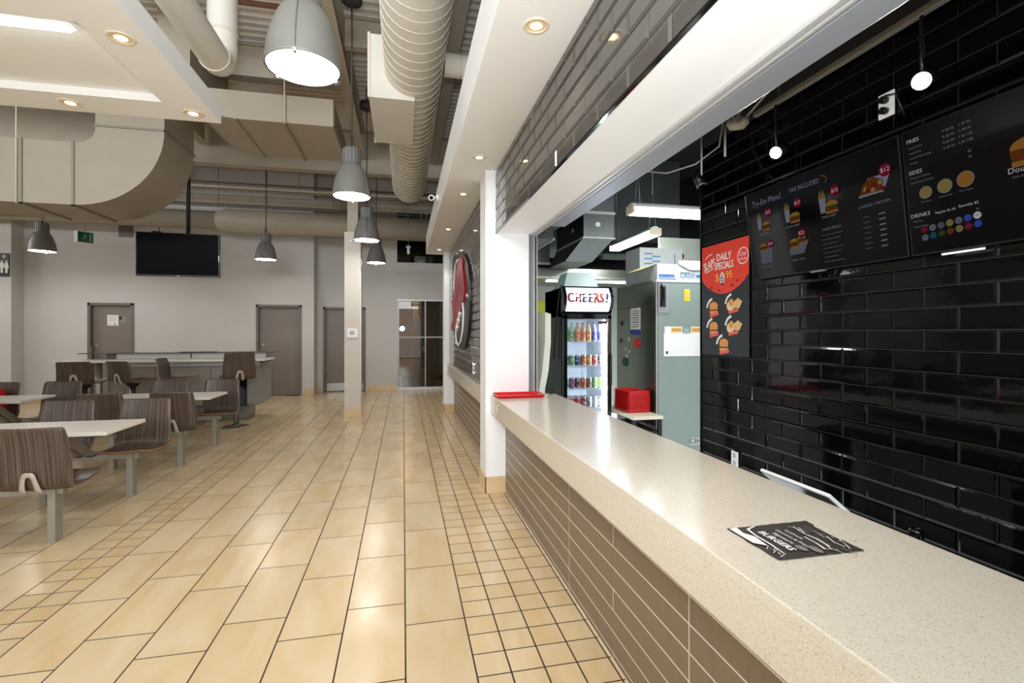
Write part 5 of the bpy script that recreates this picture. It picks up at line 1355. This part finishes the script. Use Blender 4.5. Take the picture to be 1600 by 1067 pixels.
place(U3, -.335, False, 'wood laminate chair seen from behind, near left side of the table with the red bag')
t = thing('red_bag', 'red bag standing on the chair at the left picture edge', 'bag', (-5.06, 7.43, .435))
MB(t.location).bbox(-5.2, 7.36, .438, -4.92, 7.5, .80, .05).build('bag_body', mat('red_fabric', (190, 20, 26), .7), t)
MB(t.location).tube([(-5.1, 7.43, .79), (-5.09, 7.43, .86), (-5.03, 7.43, .86), (-5.02, 7.43, .79)], .012).build('handle', bpy.data.materials['red_fabric'], t)

# bar counter
t = thing('bar_counter', 'grey panelled bar counter with a white top and raised shelf, in front of the doors', 'counter', (-3.7, 9.3, 0))
o_ = t.location
M_panel = mat('grey_laminate_panel', (150, 142, 133), .35, var=.05, vscale=2, stretch=(1, 1, 4)); M_bw = mat('bar_white_laminate', (236, 232, 224), .3)
MB(o_).box(-4.66, 9.15, .27, -2.42, 9.9, 1.03).build('carcass', M_canopy, t)
for a, b in ((-4.66, -3.98), (-3.98, -3.16), (-3.16, -2.72)): MB(o_).bbox(a+.004, 9.13, .28, b-.004, 9.15, .93, .002).build('front_panel', M_panel, t)
MB(o_).box(-2.72, 9.12, .25, -2.60, 9.15, .95).build('dark_panel', M_gblack, t)
MB(o_).bbox(-2.60, 9.13, .28, -2.40, 9.15, .93, .002).build('front_panel', mat('grey_stone_panel', (142, 140, 134), .3, var=.12, vscale=6), t)
MB(o_).bbox(-2.42, 9.15, .28, -2.40, 9.9, .98, .002).build('end_panel', bpy.data.materials['grey_stone_panel'], t)
MB(o_).box(-4.66, 9.11, .94, -2.40, 9.13, 1.03).build('apron', mat('pale_apron', (186, 182, 176), .4), t)
MB(o_).bbox(-4.3, 9.5, 0, -2.66, 9.85, .27, .004).build('plinth', M_panel, t)
MB(o_).bbox(-5.26, 8.87, 1.03, -2.26, 9.55, 1.062, .004).build('countertop', M_bw, t)
for a, b in ((-4.72, -3.60), (-3.585, -2.40)): MB(o_).bbox(a, 9.5, 1.062, b, 9.53, 1.145, .002).build('upstand', M_bw, t)
MB(o_).box(-3.6, 9.49, .95, -3.585, 9.53, 1.16).box(-4.86, 9.49, 1.06, -4.72, 9.53, 1.15).build('divider', M_frame, t)
MB(o_).bbox(-5.2, 9.35, 1.15, -2.28, 9.8, 1.165, .003).build('raised_shelf', mat('dark_glass_shelf', (84, 78, 72), .15), t)
MB(o_).cyl((-4.72, 9.02, 0), (-4.72, 9.02, 1.03), .045, n=20).cyl((-4.72, 9.02, 0), (-4.72, 9.02, .02), .12, n=24).build('leg', M_steel, t)
t = thing('paper_menu', 'thin dark clipboard lying on the raised shelf of the bar', 'clipboard', (-3.4, 9.5, 1.166))
MB(t.location).bbox(-3.75, 9.4, 1.167, -3.2, 9.62, 1.172, .001).build('board', M_canopy, t)
MB(t.location).box(-3.52, 9.41, 1.172, -3.44, 9.43, 1.18).build('clip', M_steel, t)

def stool(x, y, sz, rz, hb, label):
    t = thing('bar_stool', label, 'stool', (x, y, 0), rz, 'swivel bar stools along the bar')
    add_shell(t, hb, sz)
    MB().cyl((0, 0, .02), (0, 0, sz-.03), .038, n=18).build('pole', M_steel, t)
    MB().lathe([(0, 0), (.2, 0), (.2, .008), (.17, .02), (.06, .032), (.04, .05)], n=32).build('base_plate', M_steel, t)
    MB().cyl((0, 0, sz-.05), (0, 0, sz+.008), .06, .10, n=18).build('swivel_mount', M_rubber, t)
stool(-4.50, 8.25, .755, 0, .66, 'dark bar stool seen from behind, leftmost at the bar')
stool(-3.98, 8.45, .745, -.45, .66, 'bar stool turned slightly right, second from the left at the bar')
stool(-3.42, 8.60, .765, -1.5, .66, 'bar stool turned sideways showing its seat in profile at the middle of the bar')
stool(-2.6, 8.58, .755, .5, .98, 'tall backed bar stool at the right end of the bar')
